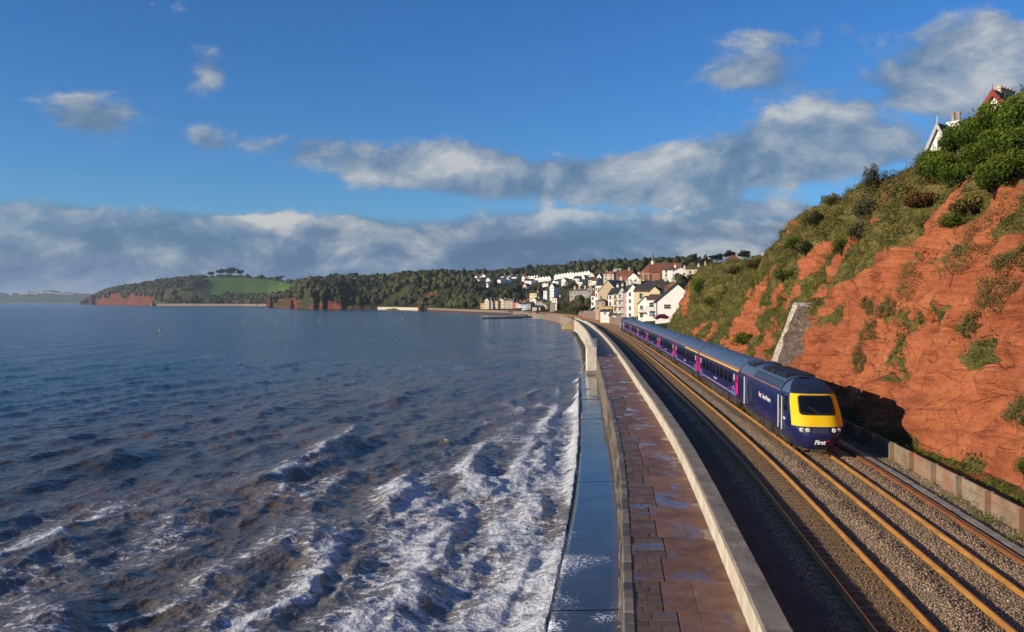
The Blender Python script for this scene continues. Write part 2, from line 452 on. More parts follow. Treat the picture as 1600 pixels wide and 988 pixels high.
def m_conc(light, dark, stain=(.10, .085, .06)):
    def fn(N, b):
        p = N.pos(); x, y, z = N.xyz(p)
        n = N.noise(p, .9, 8, .7); f = N.noise(p, 6, 6, .7)
        c = N.mix(n.ss(.35, .65), dark, light)
        drip = N.noise(N.scale(p, (2.2, 2.2, .22)), 1.6, 6, .7)
        c = N.mix(drip.ss(.52, .70) * .75, c, stain)
        c = N.mix(f.ss(.55, .75) * .4, c, dark)
        N.put(b.inputs['Base Color'], c); b.inputs['Roughness'].default_value = .9
        N.put(b.inputs['Normal'], N.bump(n * .5 + f * .3, .6, .05))
    return fn
M_PARF = mat('pale_parapet', m_conc((.62, .56, .45), (.44, .38, .29), (.20, .175, .13)))
def m_cope(N, b):
    p = N.pos(); n = N.noise(N.scale(p, (1, .5, 1)), 1.6, 9, .72); f = N.noise(p, 9, 6, .7); r = N.rand()
    c = N.ramp(n, [(.32, (.085, .070, .052)), (.47, (.19, .16, .125)), (.60, (.28, .24, .19)), (.76, (.44, .39, .31))])
    c = N.mix(r * .4, c, (.22, .20, .165)); c = N.mix(f.ss(.58, .72) * .5, c, (.06, .055, .045))
    N.put(b.inputs['Base Color'], c); b.inputs['Roughness'].default_value = .92
    N.put(b.inputs['Normal'], N.bump(n * .6 + f * .4, .7, .04))
M_COPE = mat('weathered_coping', m_cope)
M_GREYC = mat('grey_concrete', m_conc((.33, .30, .25), (.22, .195, .16), (.12, .09, .06)))
M_WHITEC = mat('whitewashed_concrete', m_conc((.80, .75, .64), (.62, .55, .43), (.42, .34, .22)))
def m_fence(N, b):
    p = N.pos(); n = N.noise(N.scale(p, (1, .6, 1)), 1.2, 8, .7); x, y, z = N.xyz(p)
    c = N.ramp(n, [(.3, (.13, .09, .06)), (.5, (.24, .185, .125)), (.7, (.32, .265, .195))])
    c = N.mix(N.noise(p, .25, 4, .6).ss(.42, .62) * .7, c, (.30, .125, .058))
    N.put(b.inputs['Base Color'], c); b.inputs['Roughness'].default_value = .92; N.put(b.inputs['Normal'], N.bump(n, .5, .03))
M_FENCE = mat('stained_concrete', m_fence)

def wet(base_fn, dry_rough, pud_lo, pud_hi, psc):
    def fn(N, b):
        p = N.pos(); col, h = base_fn(N, p)
        w = N.noise(N.scale(p, psc), 1.0, 5, .6, .3)
        f = w.ss(pud_lo, pud_hi)
        N.put(b.inputs['Base Color'], N.mix(f * .45, col, N.mix(.5, col, (.02, .018, .015))))
        N.put(b.inputs['Roughness'], f * -(dry_rough - .10) + dry_rough)
        b.inputs['IOR'].default_value = 1.40
        N.put(b.inputs['Normal'], N.bump(h * (1.0 - f * .93), .55, .03))
    return fn
def slabcol(N, p):
    r = N.rand(); n = N.noise(p, .9, 8, .72); f = N.noise(p, 7, 6, .7)
    c = N.ramp(n * .86 + r * .14, [(.28, (.095, .045, .027)), (.48, (.19, .092, .052)), (.62, (.26, .135, .078)), (.8, (.36, .225, .145))])
    return N.mix(f.ss(.6, .75) * .4, c, (.06, .035, .025)), n * .6 + f * .5
M_SLAB = mat('wet_red_concrete', wet(slabcol, .62, .49, .62, (.55, .35, 1)))
def settcol(N, p):
    r = N.rand(); n = N.noise(p, 2.2, 8, .72); f = N.noise(p, 9, 6, .7)
    c = N.ramp(n * .75 + r * .25, [(.2, (.070, .040, .027)), (.45, (.125, .072, .047)), (.65, (.18, .11, .07)), (.88, (.29, .215, .15))])
    return N.mix(f.ss(.55, .75) * .5, c, (.04, .028, .02)), n * .6 + f * .5
M_SETT = mat('wet_stone_setts', wet(settcol, .6, .52, .66, (.5, .9, 1)))
def aprcol(N, p):
    n = N.noise(p, .5, 8, .65); f = N.noise(p, 5, 6, .7)
    c = N.ramp(n, [(.3, (.042, .050, .058)), (.6, (.075, .085, .095)), (.8, (.11, .105, .09))])
    x, y, z = N.xyz(p)
    return c, n * .3 + f * .2
def m_apron(N, b):
    wet(aprcol, .34, .30, .46, (.5, .22, 1))(N, b)
    p = N.pos(); e = N.attr('edge'); sp = N.attr('spill')
    old = b.inputs['Base Color'].links[0].from_socket
    n = N.noise(p, 1.6, 6, .7)
    c = N.mix((e + (n - .5) * .6).ss(.40, .60) * .8, old, (.11, .075, .035))
    w = N.noise(p, 2.0, 5, .6, .5, True)
    add = N.node('ShaderNodeVectorMath', operation='MULTIPLY_ADD'); N.link(w, add.inputs[0]); add.inputs[1].default_value = (.5, .5, 0); N.link(p, add.inputs[2])
    lace = N.vor(add.outputs[0], 5.5, 'DISTANCE_TO_EDGE').ss(0, .12, 1, 0); g = N.noise(p, 6, 8, .75)
    f = (lace * .30 + g * .8).ss(sp * -1.0 + .96, sp * -1.0 + 1.16) * sp.ss(.02, .1)
    N.put(b.inputs['Base Color'], N.mix(f, c, (.75, .78, .80)))
    rl = b.inputs['Roughness'].links[0].from_socket
    N.put(b.inputs['Roughness'], E(N.t, rl) + f * .4)
M_APR = mat('wet_apron', m_apron)
def m_wallstone(N, b):
    p = N.pos(); n = N.noise(p, 1.7, 8, .72); f = N.noise(p, 8, 6, .7); r = N.rand()
    c = N.ramp(n * .6 + r * .4, [(.25, (.05, .043, .036)), (.5, (.14, .115, .085)), (.7, (.24, .20, .15)), (.9, (.42, .37, .29))])
    N.put(b.inputs['Base Color'], N.mix(f.ss(.6, .7) * .5, c, (.36, .27, .12))); N.put(b.inputs['Roughness'], n * .5 + .35)
    N.put(b.inputs['Normal'], N.bump(n * .6 + f * .4, .8, .05))
M_WSTONE = mat('sea_wall_stone', m_wallstone)
def m_rubble(N, b):
    p = N.pos(); v = N.vor(N.scale(p, (.8, .8, 1.7)), 1.3, out='Color'); cx, cy, cz = N.xyz(v); n = N.noise(p, 1.2, 7, .7)
    c = N.ramp(cx * .5 + n * .5, [(.25, (.13, .085, .06)), (.5, (.24, .165, .12)), (.75, (.33, .25, .19))])
    N.put(b.inputs['Base Color'], c); b.inputs['Roughness'].default_value = .95
    e = N.vor(N.scale(p, (.8, .8, 1.7)), 1.3, 'DISTANCE_TO_EDGE')
    N.put(b.inputs['Normal'], N.bump(e.ss(0, .08) + n * .5, .7, .08))
M_RUB = mat('rubble_wall', m_rubble)
def m_land(N, b):
    p = N.pos(); g = N.node('ShaderNodeNewGeometry'); nx, ny, nz = N.xyz(g.outputs['Normal'])
    n = N.noise(p, .02, 6, .65); f = N.noise(p, .25, 6, .7); fld = N.attr('field'); rk = N.attr('rock')
    base = N.ramp(n * .6 + f * .4, [(.3, (.022, .032, .011)), (.5, (.045, .055, .018)), (.68, (.085, .080, .030))])
    stripe = N.noise(N.scale(p, (.05, .012, .02), (0, 0, .5)), 1.0, 4, .6)
    fcol = N.ramp(stripe * .6 + f * .4, [(.3, (.060, .115, .018)), (.55, (.080, .145, .022)), (.8, (.105, .165, .032))])
    c = N.mix((fld + (f - .5) * .3).ss(.4, .6), base, fcol)
    st = N.noise(N.scale(p, (.03, .03, .3)), 1.0, 6, .7)
    rc = N.ramp(st, [(.3, (.07, .024, .016)), (.5, (.16, .052, .030)), (.75, (.25, .105, .062))])
    c = N.mix((rk + (f - .5) * .5 + (n - .5) * .3).ss(.4, .6), c, rc)
    N.put(b.inputs['Base Color'], c); b.inputs['Roughness'].default_value = .95; b.inputs['Specular IOR Level'].default_value = .1
    N.put(b.inputs['Normal'], N.bump(f * 1.2 + st * rk * 2.0, .8, 2.0))
M_LAND = mat('land', m_land)

# ------------------------------------------------------------------ sea
def build_sea():
    inv = np.concatenate([np.linspace(1 / 14., 1 / 27., 40, endpoint=False), np.linspace(1 / 27., 1 / 700., 520, endpoint=False), 1 / np.geomspace(700, 26000, 40)])
    d = 1 / inv
    tn = np.concatenate([np.linspace(-1.6, -.62, 60, endpoint=False), np.linspace(-.62, .16, 640, endpoint=False), np.linspace(.16, .5, 30)])
    D, T = np.meshgrid(d, tn, indexing='ij'); X = D * T; Y = D.copy()
    dd = np.gradient(d)[:, None] * np.ones_like(T); dd = np.abs(dd)
    Z = np.zeros_like(X)
    rg = np.random.default_rng(3)
    wn = fbm(X / 40, Y / 40, 0, 3, 5)
    for k in range(34):
        lam = 0.7 * 1.13 ** k
        if lam > 26: break
        ang = math.radians(rg.normal(-16, 30))
        kx, ky = math.cos(ang), math.sin(ang)
        w = 2 * math.pi / lam
        ph = rg.uniform(0, 6.28)
        amp = .0046 * lam ** 1.12
        if lam > 9: amp *= .55
        if lam < 2.5: amp *= .6
        s = np.sin(w * (kx * X + ky * Y) + ph + 1.6 * (fbm(X / (lam * 4), Y / (lam * 4), k, 2, 11) - .5) * 6)
        fade = np.exp(-(2.2 * dd / lam) ** 2)
        Z += amp * fade * (1 - np.abs(s)) ** 1.3 * 1.7 * (.5 + wn)
    Z -= Z.mean()
    u = AL(np.clip(Y, -70, 900)) - X                      # metres off the apron's edge
    near = sst(150, 105, Y)                                # surf only along the apron
    me1 = fbm(Y / 9, u * 0, 1.0, 3, 21) - .5; me2 = fbm(Y / 14, u * 0, 4.0, 3, 22) - .5; me3 = fbm(Y / 20, u * 0, 8.0, 3, 25) - .5
    def crest(u0, w, h, mod):                              # steep on the shore side
        q = (u - u0) / w
        return h * np.exp(-np.where(q < 0, (q * 2.2) ** 2, (q * .7) ** 2)) * mod
    br = (fbm(Y / 6, u / 5, 2, 3, 31))
    c1 = crest(6.4 + me1 * 5, .9, .26, sst(.30, .62, br) * near)
    c2 = crest(11.2 + me2 * 6, 1.0, .24, sst(.42, .68, fbm(Y / 8, u / 6, 5, 3, 32)) * near)
    c3 = crest(19.5 + me2 * 10, 1.7, .50, sst(.36, .62, fbm(Y / 15, u / 9, 7, 3, 33)) * sst(140, 90, Y))
    c4 = crest(33 + me3 * 16, 2.2, .46, sst(.42, .66, fbm(Y / 18, u / 12, 9, 3, 34)) * sst(95, 55, Y))
    c5 = crest(46 + me2 * 16, 2.2, .40, sst(.48, .68, fbm(Y / 16, u / 12, 12, 3, 36)) * sst(80, 40, Y))
    c0 = crest(2.4 + me3 * 2.5, .6, .22, sst(.42, .6, fbm(Y / 7, u * 0, 3, 2, 35)) * near)
    fade = np.exp(-(dd / .6) ** 2)
    turb = (fbm(X * 1.1, Y * 1.1, 0, 4, 41) - .5) * sst(22, 3, u) * near * .16 * np.exp(-(dd / .9) ** 2)
    wash = sst(1.1, .0, u) * near * (.25 + .75 * fbm(Y / 4, u * 0, 6, 3, 44)) * .62 * sst(30, 60, Y) + sst(1.6, 0, u) * near * .30
    pile = np.exp(-((u - .2) / .9) ** 2) * near * sst(.45, .65, fbm(Y / 5, u * 0, 9, 2, 46)) * .65 * sst(48, 70, Y)
    Z += (c1 + c2 + c3 + c4 + c5 + c0) * .95 + turb + wash + pile
    wz = np.interp(Y, [20, 32, 50, 70, 95, 135], [19, 16.5, 14, 10.5, 8.5, 4.5]) + me2 * 7
    foam = .18 * sst(1.18, .72, u / wz) + .07 * sst(.7, .15, u / wz) + .30 * sst(48, 14, u) * sst(120, 45, Y + .7 * u)
    patch = fbm(X / 7 + Y * .03, Y / 11, 0, 4, 51); streak = fbm(u / 2.6, Y / 9, 3, 4, 52)
    foam = foam * (1.0 + .8 * (patch - .5)) + (streak - .5) * .40 * sst(45, 10, u) + (patch - .5) * .30 * sst(60, 30, u)
    foam = foam * sst(150, 118, Y + u * .55)
    def line(u0, w, ya, yb, k):
        g = sst(ya - 4, ya + 3, Y) * sst(yb + 4, yb - 3, Y); q = u - u0
        return k * g * (np.exp(-(np.where(q < 0, q / w, q / (w * 3.2))) ** 2)), g * np.exp(-(np.where(q < 0, q / (w * 1.2), q / (w * 3))) ** 2)
    wob = me1 * 3.2 + (fbm(Y / 2.2, Y * 0, 3, 3, 59) - .5) * 1.6
    for u0, w, ya, yb, k, hz_ in ((6.6, .34, 25, 60, .34, .16), (10.6, .26, 27, 42, .26, .12), (3.0, .30, 60, 100, .26, .12), (9.0, .25, 62, 88, .20, .10), (19.0 + me2 * 5, .30, 48, 80, .20, .10), (15.0, .22, 24, 36, .22, .08), (27 + me3 * 6, .35, 28, 50, .24, .10)):
        a_, b_ = line(u0 + wob, w, ya, yb, k); foam += a_ * (.55 + .9 * fbm(Y / 1.8, u / 2, 1, 3, 57)); Z += hz_ * b_
    band = np.sin(2 * np.pi * u / 5.6 + me1 * 7 + 2.2 * np.sin(Y / 13)); foam += (.085 * band - .03) * sst(2.5, 5, u) * sst(22, 14, u) * near
    Z += .09 * band * sst(2.0, 5, u) * sst(30, 14, u) * near
    foam += .24 * (c1 / .26) ** 1.6 + .18 * (c2 / .24) ** 1.8 + .10 * (c3 / .5) ** 2 + .22 * (c4 / .46) ** 2.4 + .22 * (c5 / .4) ** 2.4 + .26 * (c0 / .22) ** 1.5
    foam += sst(.9, .1, u) * near * .45 * sst(.2, .5, br) + pile * 1.0
    rc = fbm(Y / 10, u * 0, 12, 2, 58)
    # white water on the beach and wall far away
    cap = fbm(X / 9, Y / 26, 3, 3, 61); foam += .30 * sst(.72, .80, cap) * sst(40, 80, Y) * sst(420, 250, Y)
    bx = np.exp(-((Y - 905) / 30) ** 2) * (X > -60) * (X < 15) * sst(.42, .6, fbm(X / 20, Y / 14, 1, 3, 63)) + .9 * np.exp(-((Y - 640) / 22) ** 2) * np.exp(-((X - 16) / 10) ** 2)
    foam += bx
    Z = np.where(u < .12, np.minimum(Z, .22), Z); under = u < -.5
    Z = np.where(under, -.3, Z); foam = np.clip(foam, 0, 1.1)
    silt = .95 * sst(70, 12, u) * sst(230, 60, Y) + .45 * sst(90, 15, u) * sst(420, 120, Y)
    silt = np.clip(silt + (fbm(X / 25, Y / 40, 0, 3, 71) - .5) * .5, .03, 1)
    V = np.stack([X, Y, Z_SEA + Z], -1).reshape(-1, 3)
    me = mesh_np('sea', V, grid_faces(len(d), len(tn)), True)
    add_attr(me, 'foam', foam); add_attr(me, 'silt', silt)
    tag(obj('sea', me, MS), kind='structure')
build_sea()

# ------------------------------------------------------------------ ribbons along the line
def ribbon(name, ys, cols, m, parent=None, smooth=False, attrs=None):
    """cols: functions y -> (x, z), swept over ys"""
    ys = np.asarray(ys, float)
    P = [];
    for c in cols:
        x, z = c(ys); P.append(np.stack([np.broadcast_to(x, ys.shape), ys, np.broadcast_to(z, ys.shape)], -1))
    P = np.stack(P, 1); nr, nc = P.shape[:2]
    me = mesh_np(name, P.reshape(-1, 3), grid_faces(nr, nc), smooth)
    if attrs:
        for k, fn in attrs.items(): add_attr(me, k, fn(P[..., 0], P[..., 1]))
    return obj(name, me, m, parent)

# the bed under both tracks
ys_f = np.concatenate([np.arange(-25, 90, .5), np.arange(90, 260, 2.), np.arange(260, 900, 6.)])
def bedz(o, y, x=None):
    """bed height against offset from the far track's centre"""
    z = np.interp(o, [-7.4, -6.2, -5.2, -4.6, -2.4, -2.0, -1.6, -1.0, 1.0, 1.5, 2.3, 3.0, 4.1, 4.3, 6.2], [-.38, -.34, -.26, -.17, -.17, -.12, -.05, -.16, -.16, -.10, -.26, -.30, -.32, -.30, -.22])
    return z + (fbm(o * 1.5, np.asarray(y) * 1.5, 0, 3, 81) - .5) * .09 * np.interp(np.abs(np.abs(o + 1.7) - 1.7), [.8, 1.2], [.35, 1])
offs = np.concatenate([np.arange(-7.4, 6.3, .22)])
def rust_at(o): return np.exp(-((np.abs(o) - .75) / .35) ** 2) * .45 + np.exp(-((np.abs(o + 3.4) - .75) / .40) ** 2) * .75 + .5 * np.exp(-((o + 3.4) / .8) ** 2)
bed = ribbon('track_bed', ys_f, [(lambda y, o=o: (TC(y) + o, bedz(o, y))) for o in offs], M_BAL, None, True, {'rust': lambda x, y: rust_at(x - TC(y)), 'wall_shade': lambda x, y: sst(-4.75, -5.15, x - TC(y) + (fbm(y * .8, x * 0, 0, 3, 85) - .5) * .5)})  # mask of the painted shade along the parapet wall, edge roughened
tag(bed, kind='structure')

# loose ballast stones on the nearer bed
def scatter_stones():
    rg = np.random.default_rng(12)
    n = 58000
    y = 17.5 + (62 - 17.5) * rg.random(n) ** 1.7
    o = rg.uniform(-5.05, 4.0, n)
    dens = np.where((np.abs(o + 3.4) < 1.3), .8, 1.0) * np.where(np.abs(o) < .62, .85, 1) * np.where(o > 3, .45, 1)
    k = rg.random(n) < dens; y, o = y[k], o[k]; n = len(y)
    ring = (np.abs(np.abs(o) - .75) < .11) | (np.abs(np.abs(o + 3.4) - .75) < .11); y, o = y[~ring], o[~ring]; n = len(y)
    x = TC(y) + o; z = bedz(o, y) + .006
    V0 = np.array([[1,0,0],[-1,0,0],[0,1,0],[0,-1,0],[0,0,1],[0,0,-1]], float)
    F0 = np.array([[0,2,4],[2,1,4],[1,3,4],[3,0,4],[2,0,5],[1,2,5],[3,1,5],[0,3,5]])
    sz = rg.uniform(.020, .043, n) * np.where(rg.random(n) < .03, 1.5, 1)
    A = rg.normal(size=(n, 3, 3)); Q, _ = np.linalg.qr(A)
    S = rg.uniform(.7, 1.25, (n, 6, 1))
    V = np.einsum('vi,nij->nvj', V0, Q) * S * sz[:, None, None] + np.stack([x, y, z], -1)[:, None, :]
    Fc = (F0[None] + (np.arange(n) * 6)[:, None, None]).reshape(-1, 3)
    me = mesh_np('ballast_stones', V.reshape(-1, 3), Fc)
    add_attr(me, 'tint', np.repeat(np.where(rg.random(n) < .012, 1.0, rg.random(n) * .9), 6)); add_attr(me, 'rust', np.repeat(rust_at(o), 6))
    tag(obj('ballast_stones', me, M_STONE), 'loose grey and brown ballast stones heaped along both tracks', 'ballast', kind='stuff')
scatter_stones()

# rails and sleepers
def rail_poly(): return [(-.075, -.155), (.075, -.155), (.075, -.14), (.012, -.115), (.012, -.04), (.036, -.03), (.036, -.006), (.028, -.001), (-.028, -.001), (-.036, -.006), (-.036, -.03), (-.012, -.04), (-.012, -.115), (-.075, -.14)]
def sweep_poly(name, poly, off, ys, m, parent):
    ys = np.asarray(ys, float); pts = []
    for x, z in poly + poly[:1]: pts.append(np.stack([TC(ys) + off + x, ys, np.full_like(ys, z)], -1))
    P = np.stack(pts, 1); me = mesh_np(name, P.reshape(-1, 3), grid_faces(*P.shape[:2]))
    return obj(name, me, m, parent)
ys_r = np.concatenate([np.arange(-20, 260, 2.), np.arange(260, 800, 6.)])
sl_me = MB().cbox(-1.26, 1.26, -.125, .125, -.30, 0, .02).mesh('sleeper')
cl_me = MB().cbox(-.06, .06, -.05, .05, -.02, .05, .015).mesh('rail_clip')
def track(off, label, sleeper_drop):
    root = empty('railway_track', (float(TC(20)) + off, 20, 0), 0, label, 'railway track')
    inv = Matrix.Translation(root.location).inverted()
    def keep(o): o.matrix_parent_inverse = inv; return o
    for s in (-.75, .75):
        r = keep(sweep_poly('rail', rail_poly(), off + s, ys_r, M_RAIL, root))
        band = sweep_poly('running_band', [(-.022, .0012), (.022, .0012), (.022, -.004), (-.022, -.004)], off + s, ys_r, M_STEEL, r)
    sl_me.materials.clear(); sl_me.materials.append(M_SLEEP)
    y = 16.0; k = 0; rest = MB()
    while y < 300:
        x = float(TC(y)) + off; h = head(y)
        if k < 150:
            o = obj('sleeper', sl_me, None, root, (x, y, -.155 - sleeper_drop + random.uniform(-.006, .006)), -h + random.uniform(-.01, .01)); keep(o)
        else:
            rest.box(x - 1.26, x + 1.26, y - .125, y + .125, -.3, -.155 - sleeper_drop)
        y += .66; k += 1
    o = rest.build('far_sleepers', M_SLEEP, root); keep(o); o['kind'] = 'stuff'
track(-3.4, 'railway track nearest the sea wall, half in its shadow', -.007)
track(0.0, 'railway track beside the cliff that carries the train', .020)
# worn out rails and the concrete cable route lying beside the track
old = empty('spare_rail', (float(TC(20)) + 2.25, 20, -.2), 0, 'dark rusty pair of spare rails lying beside the cliff side track', 'rail')
for dx in (0, .13):
    r = sweep_poly('rail', [(x, z) for x, z in rail_poly()], 2.15 + dx, np.arange(-10, 120, 2.), M_OLDRAIL, old)
    r.matrix_parent_inverse = Matrix.Translation(old.location).inverted(); r.location.z = -.075
cab = empty('cable_trough', (float(TC(20)) + 2.75, 20, -.2), 0, 'low concrete cable trough with lids along the foot of the cliff', 'cable trough')
lid = MB().cbox(-.17, .17, -.46, .46, -.12, .05, .012).mesh('lid'); lid.materials.append(M_GREYC)
for k in range(110):
    y = 16 + k * .93; o = obj('lid', lid, None, cab, (float(TC(y)) + 2.72 - cab.location.x, y - 20, random.uniform(-.01, .012)), -head(y) + random.uniform(-.008, .008))

# ------------------------------------------------------------------ sea wall: parapet, walkway, lower apron
pw = empty('parapet_wall', (float(WL(20)), 20, Z_WALK), 0, 'long pale stone parapet with dark flat coping between walkway and tracks', 'wall')
def local_block(name, y0, y1, xa, xb, z0, z1, m, parent, c=.015, jit=0.0):
    """a block between two offset curves, chamfered on top, in the parent's frame"""
    px, py, pz = parent.location
    xa0, xa1, xb0, xb1 = (float(f(y)) for f, y in ((xa, y0), (xa, y1), (xb, y0), (xb, y1)))
    j = random.uniform(-jit, jit)
    def q(x, y, z): return (x - px, y - py, z - pz + j)
    v = [q(xa0, y0, z0), q(xb0, y0, z0), q(xb1, y1, z0), q(xa1, y1, z0), q(xa0, y0, z1 - c), q(xb0, y0, z1 - c), q(xb1, y1, z1 - c), q(xa1, y1, z1 - c),
         q(xa0 + c, y0 + c, z1), q(xb0 - c, y0 + c, z1), q(xb1 - c, y1 - c, z1), q(xa1 + c, y1 - c, z1)]
    mb = MB().add(v, [(0,3,2,1),(0,1,5,4),(1,2,6,5),(2,3,7,6),(3,0,4,7),(4,5,9,8),(5,6,10,9),(6,7,11,10),(7,4,8,11),(8,9,10,11)])
    return mb.build(name, m, parent)
y = -20.0
while y < 420:
    L = 3.05 if y < 140 else 8.0
    white = 250 < y < 335
    local_block('wall_panel', y + .004, y + L - .004, WL, lambda t: WR(t) - .01, -.6, Z_PAR - .17, M_PARF, pw, .004)
    hz = Z_PAR + (.0 if not white else .12)
    local_block('coping_stone', y + .006, y + L - .006, lambda t: WL(t) - .025, lambda t: WR(t) + .015, Z_PAR - .168, hz, M_COPE if not white else M_PARF, pw, .022, .006)
    y += L
walk = ribbon('walkway', np.concatenate([np.arange(-20, 140, 1.), np.arange(140, 700, 5.)]), [lambda y: (SW(y) + .02, Z_WALK - .07), lambda y: (WL(y) + .05, Z_WALK - .07)], M_SLAB)
tag(walk, kind='structure')
random.seed(21)
y = 12.0
SPL = lambda t, f: SW(t) + 3.06 * f
while y < 132:
    L = random.uniform(1.9, 2.7); f0 = random.choice((.28, .33, .38, .44)) if y < 75 else .0
    if y > 75:
        local_block('slab', y + .01, y + L - .01, lambda t: SPL(t, .02), lambda t: WL(t) - .004, Z_WALK - .12, Z_WALK, M_SLAB, walk, .012, .007)
    else:
        cut = random.random() < .3; fm = random.uniform(.62, .72)
        local_block('slab', y + .01, y + L - .01, lambda t: SPL(t, f0 + .012), lambda t: (SPL(t, fm) if cut else WL(t)) - .004, Z_WALK - .12, Z_WALK, M_SLAB, walk, .008, .004)
        if cut: local_block('slab', y + .01, y + L - .01, lambda t: SPL(t, fm) + .008, lambda t: WL(t) - .004, Z_WALK - .12, Z_WALK, M_SLAB, walk, .008, .004)
        yy = y
        while yy < y + L - .02:
            w = min(random.uniform(.32, .50), y + L - yy)
            if y + L - (yy + w) < .2: w = y + L - yy
            cuts = [.085] + sorted(random.uniform(.14, max(.16, f0 - .08)) for _ in range(1 if f0 < .45 else random.choice((1, 2)))) + [f0]
            for a, b2 in zip(cuts[:-1], cuts[1:]):
                if b2 - a > .03: local_block('stone_sett', yy + .006, yy + w - .006, lambda t: SPL(t, a) + .005, lambda t: SPL(t, b2) - .005, Z_WALK - .12, Z_WALK + .002, M_SETT, walk, .012, .009)
            yy += w
    y += L
y = 12.0
while y < 132:
    L = random.uniform(.7, 1.2); local_block('edge_stone', y + .01, y + L - .01, lambda t: SW(t) - .03, lambda t: SPL(t, .085) - .005, Z_WALK - .30, Z_WALK + .03, M_WSTONE, walk, .03, .012); y += L
y = 140.0
while y < 420:
    local_block('slab', y + .02, y + 5.98, lambda t: SPL(t, .02), lambda t: WL(t) - .004, Z_WALK - .12, Z_WALK, M_GREYC, walk, .012, .004); y += 6

sw = empty('sea_wall', (float(SW(20)), 20, Z_APR), 0, 'rough stone sea wall face dropping from the walkway to the wet apron', 'wall')
core = ribbon('wall_core', np.concatenate([np.arange(-20, 140, 2.), np.arange(140, 760, 5.)]), [lambda y: (SW(y) + .06, Z_WALK - .10), lambda y: (SW(y) + .04, -6)], M_WSTONE, sw)
core.matrix_parent_inverse = Matrix.Translation(sw.location).inverted()
for r in range(4):
    y = 16 + (r % 2) * .4; z0 = Z_APR - .06 + r * .575
    while y < 75:
        L = random.uniform(.8, 1.35); d_ = random.uniform(-.05, .05) - r * .015
        local_block('stone', y + .015, y + L - .015, lambda t: SW(t) - .10 + d_ + .04 * r, lambda t: SW(t) + .2, z0, z0 + .55, M_WSTONE, sw, .03); y += L
far_st = MB()
for r in range(4):
    y = 75.5; z0 = Z_APR - .06 + r * .575
    while y < 131:
        L = random.uniform(1.0, 1.8); d_ = random.uniform(-.05, .05)
        x0 = float(SW(y)) - .10 + d_ + .04 * r; x1 = float(SW(y + L)) - .10 + d_ + .04 * r
        far_st.add([(x0, y + .02, z0), (x1, y + L - .02, z0), (x1 + .3, y + L - .02, z0), (x0 + .3, y + .02, z0), (x0 + .03, y + .02, z0 + .55), (x1 + .03, y + L - .02, z0 + .55), (x1 + .3, y + L - .02, z0 + .55), (x0 + .3, y + .02, z0 + .55)],
                   [(0,3,2,1),(4,5,6,7),(0,1,5,4),(1,2,6,5),(2,3,7,6),(3,0,4,7)]); y += L
o = far_st.build('far_stones', M_WSTONE, sw); o['kind'] = 'stuff'; o.matrix_parent_inverse = Matrix.Translation(sw.location).inverted()

ap = empty('sea_wall_apron', (float(AL(20)), 20, Z_APR), 0, 'wet concrete apron below the walkway with seawater running off it', 'sea wall')
random.seed(5)
joints = [-20, 5, 18, 30.6, 37, 52.5, 66, 81, 97, 112, 131.2]
for y0, y1 in zip(joints[:-1], joints[1:]):
    ys = np.arange(y0 + .03, y1 - .03, .25); ys = np.append(ys, y1 - .03)
    P = []
    fr = np.concatenate([np.linspace(0, 1, 11)])
    dz = random.uniform(-.03, .03)
    for f in fr: P.append(np.stack([AL(ys) + f * (SW(ys) - .05 - AL(ys)), ys, Z_APR + dz + .02 + .05 * f + (fbm(ys * .4, f * 2, 0, 3, 91) - .5) * .03], -1))
    top = np.stack(P, 1)
    left = np.stack([AL(ys), ys, np.full_like(ys, Z_APR - .28)], -1)[:, None]
    top = np.concatenate([left, top], 1); P = top
    me = mesh_np('apron_bay', P.reshape(-1, 3) - np.array(ap.location), grid_faces(*P.shape[:2]))
    X_, Y_ = P[..., 0], P[..., 1]; fx = (X_ - AL(Y_)) / (SW(Y_) - AL(Y_))
    e = np.clip(.85 * sst(.74, .95, fx) + .12 * fbm(X_ * .8, Y_ * .15, 0, 3, 96), 0, 1) + .85 * np.exp(-((Y_ - y0) / .10) ** 2) * (fbm(X_ * 1.5, Y_, 0, 2, 92))
    sp = .30 * np.exp(-((Y_ - 36.0 - .5 * np.sin(fx * 2)) / (1.5 * np.sqrt(np.clip(1.02 - fx * 1.12, .0, 1)) + .1)) ** 4) * sst(1.0, .75, fx) \
        + .16 * sst(46, 38, Y_) * sst(.7, .0, fx) + .40 * sst(33, 29, Y_) * sst(.4, .7, fbm(X_, Y_, 0, 3, 93)) + .28 * sst(60, 44, Y_) * fbm(X_ / 2, Y_ / 2, 0, 3, 94)
    add_attr(me, 'edge', e); add_attr(me, 'spill', np.clip(sp, 0, 1))
    obj('apron_bay', me, M_APR, ap)
    # the lower ledge
    ys2 = ys; pr = [(-.36, -6), (-.36, Z_APR - .30), (-.02, Z_APR - .26), (-.012, -6)]
    P = np.stack([np.stack([AL(ys2) + dx, ys2, np.full_like(ys2, z)], -1) for dx, z in pr], 1)
    me = mesh_np('ledge', P.reshape(-1, 3) - np.array(ap.location), grid_faces(*P.shape[:2]))
    add_attr(me, 'edge', np.full(P.shape[:2], .1)); add_attr(me, 'spill', .25 + .5 * sst(60, 30, P[..., 1]) * fbm(P[..., 0], P[..., 1] * .5, 0, 2, 95))
    obj('ledge', me, M_APR, ap)

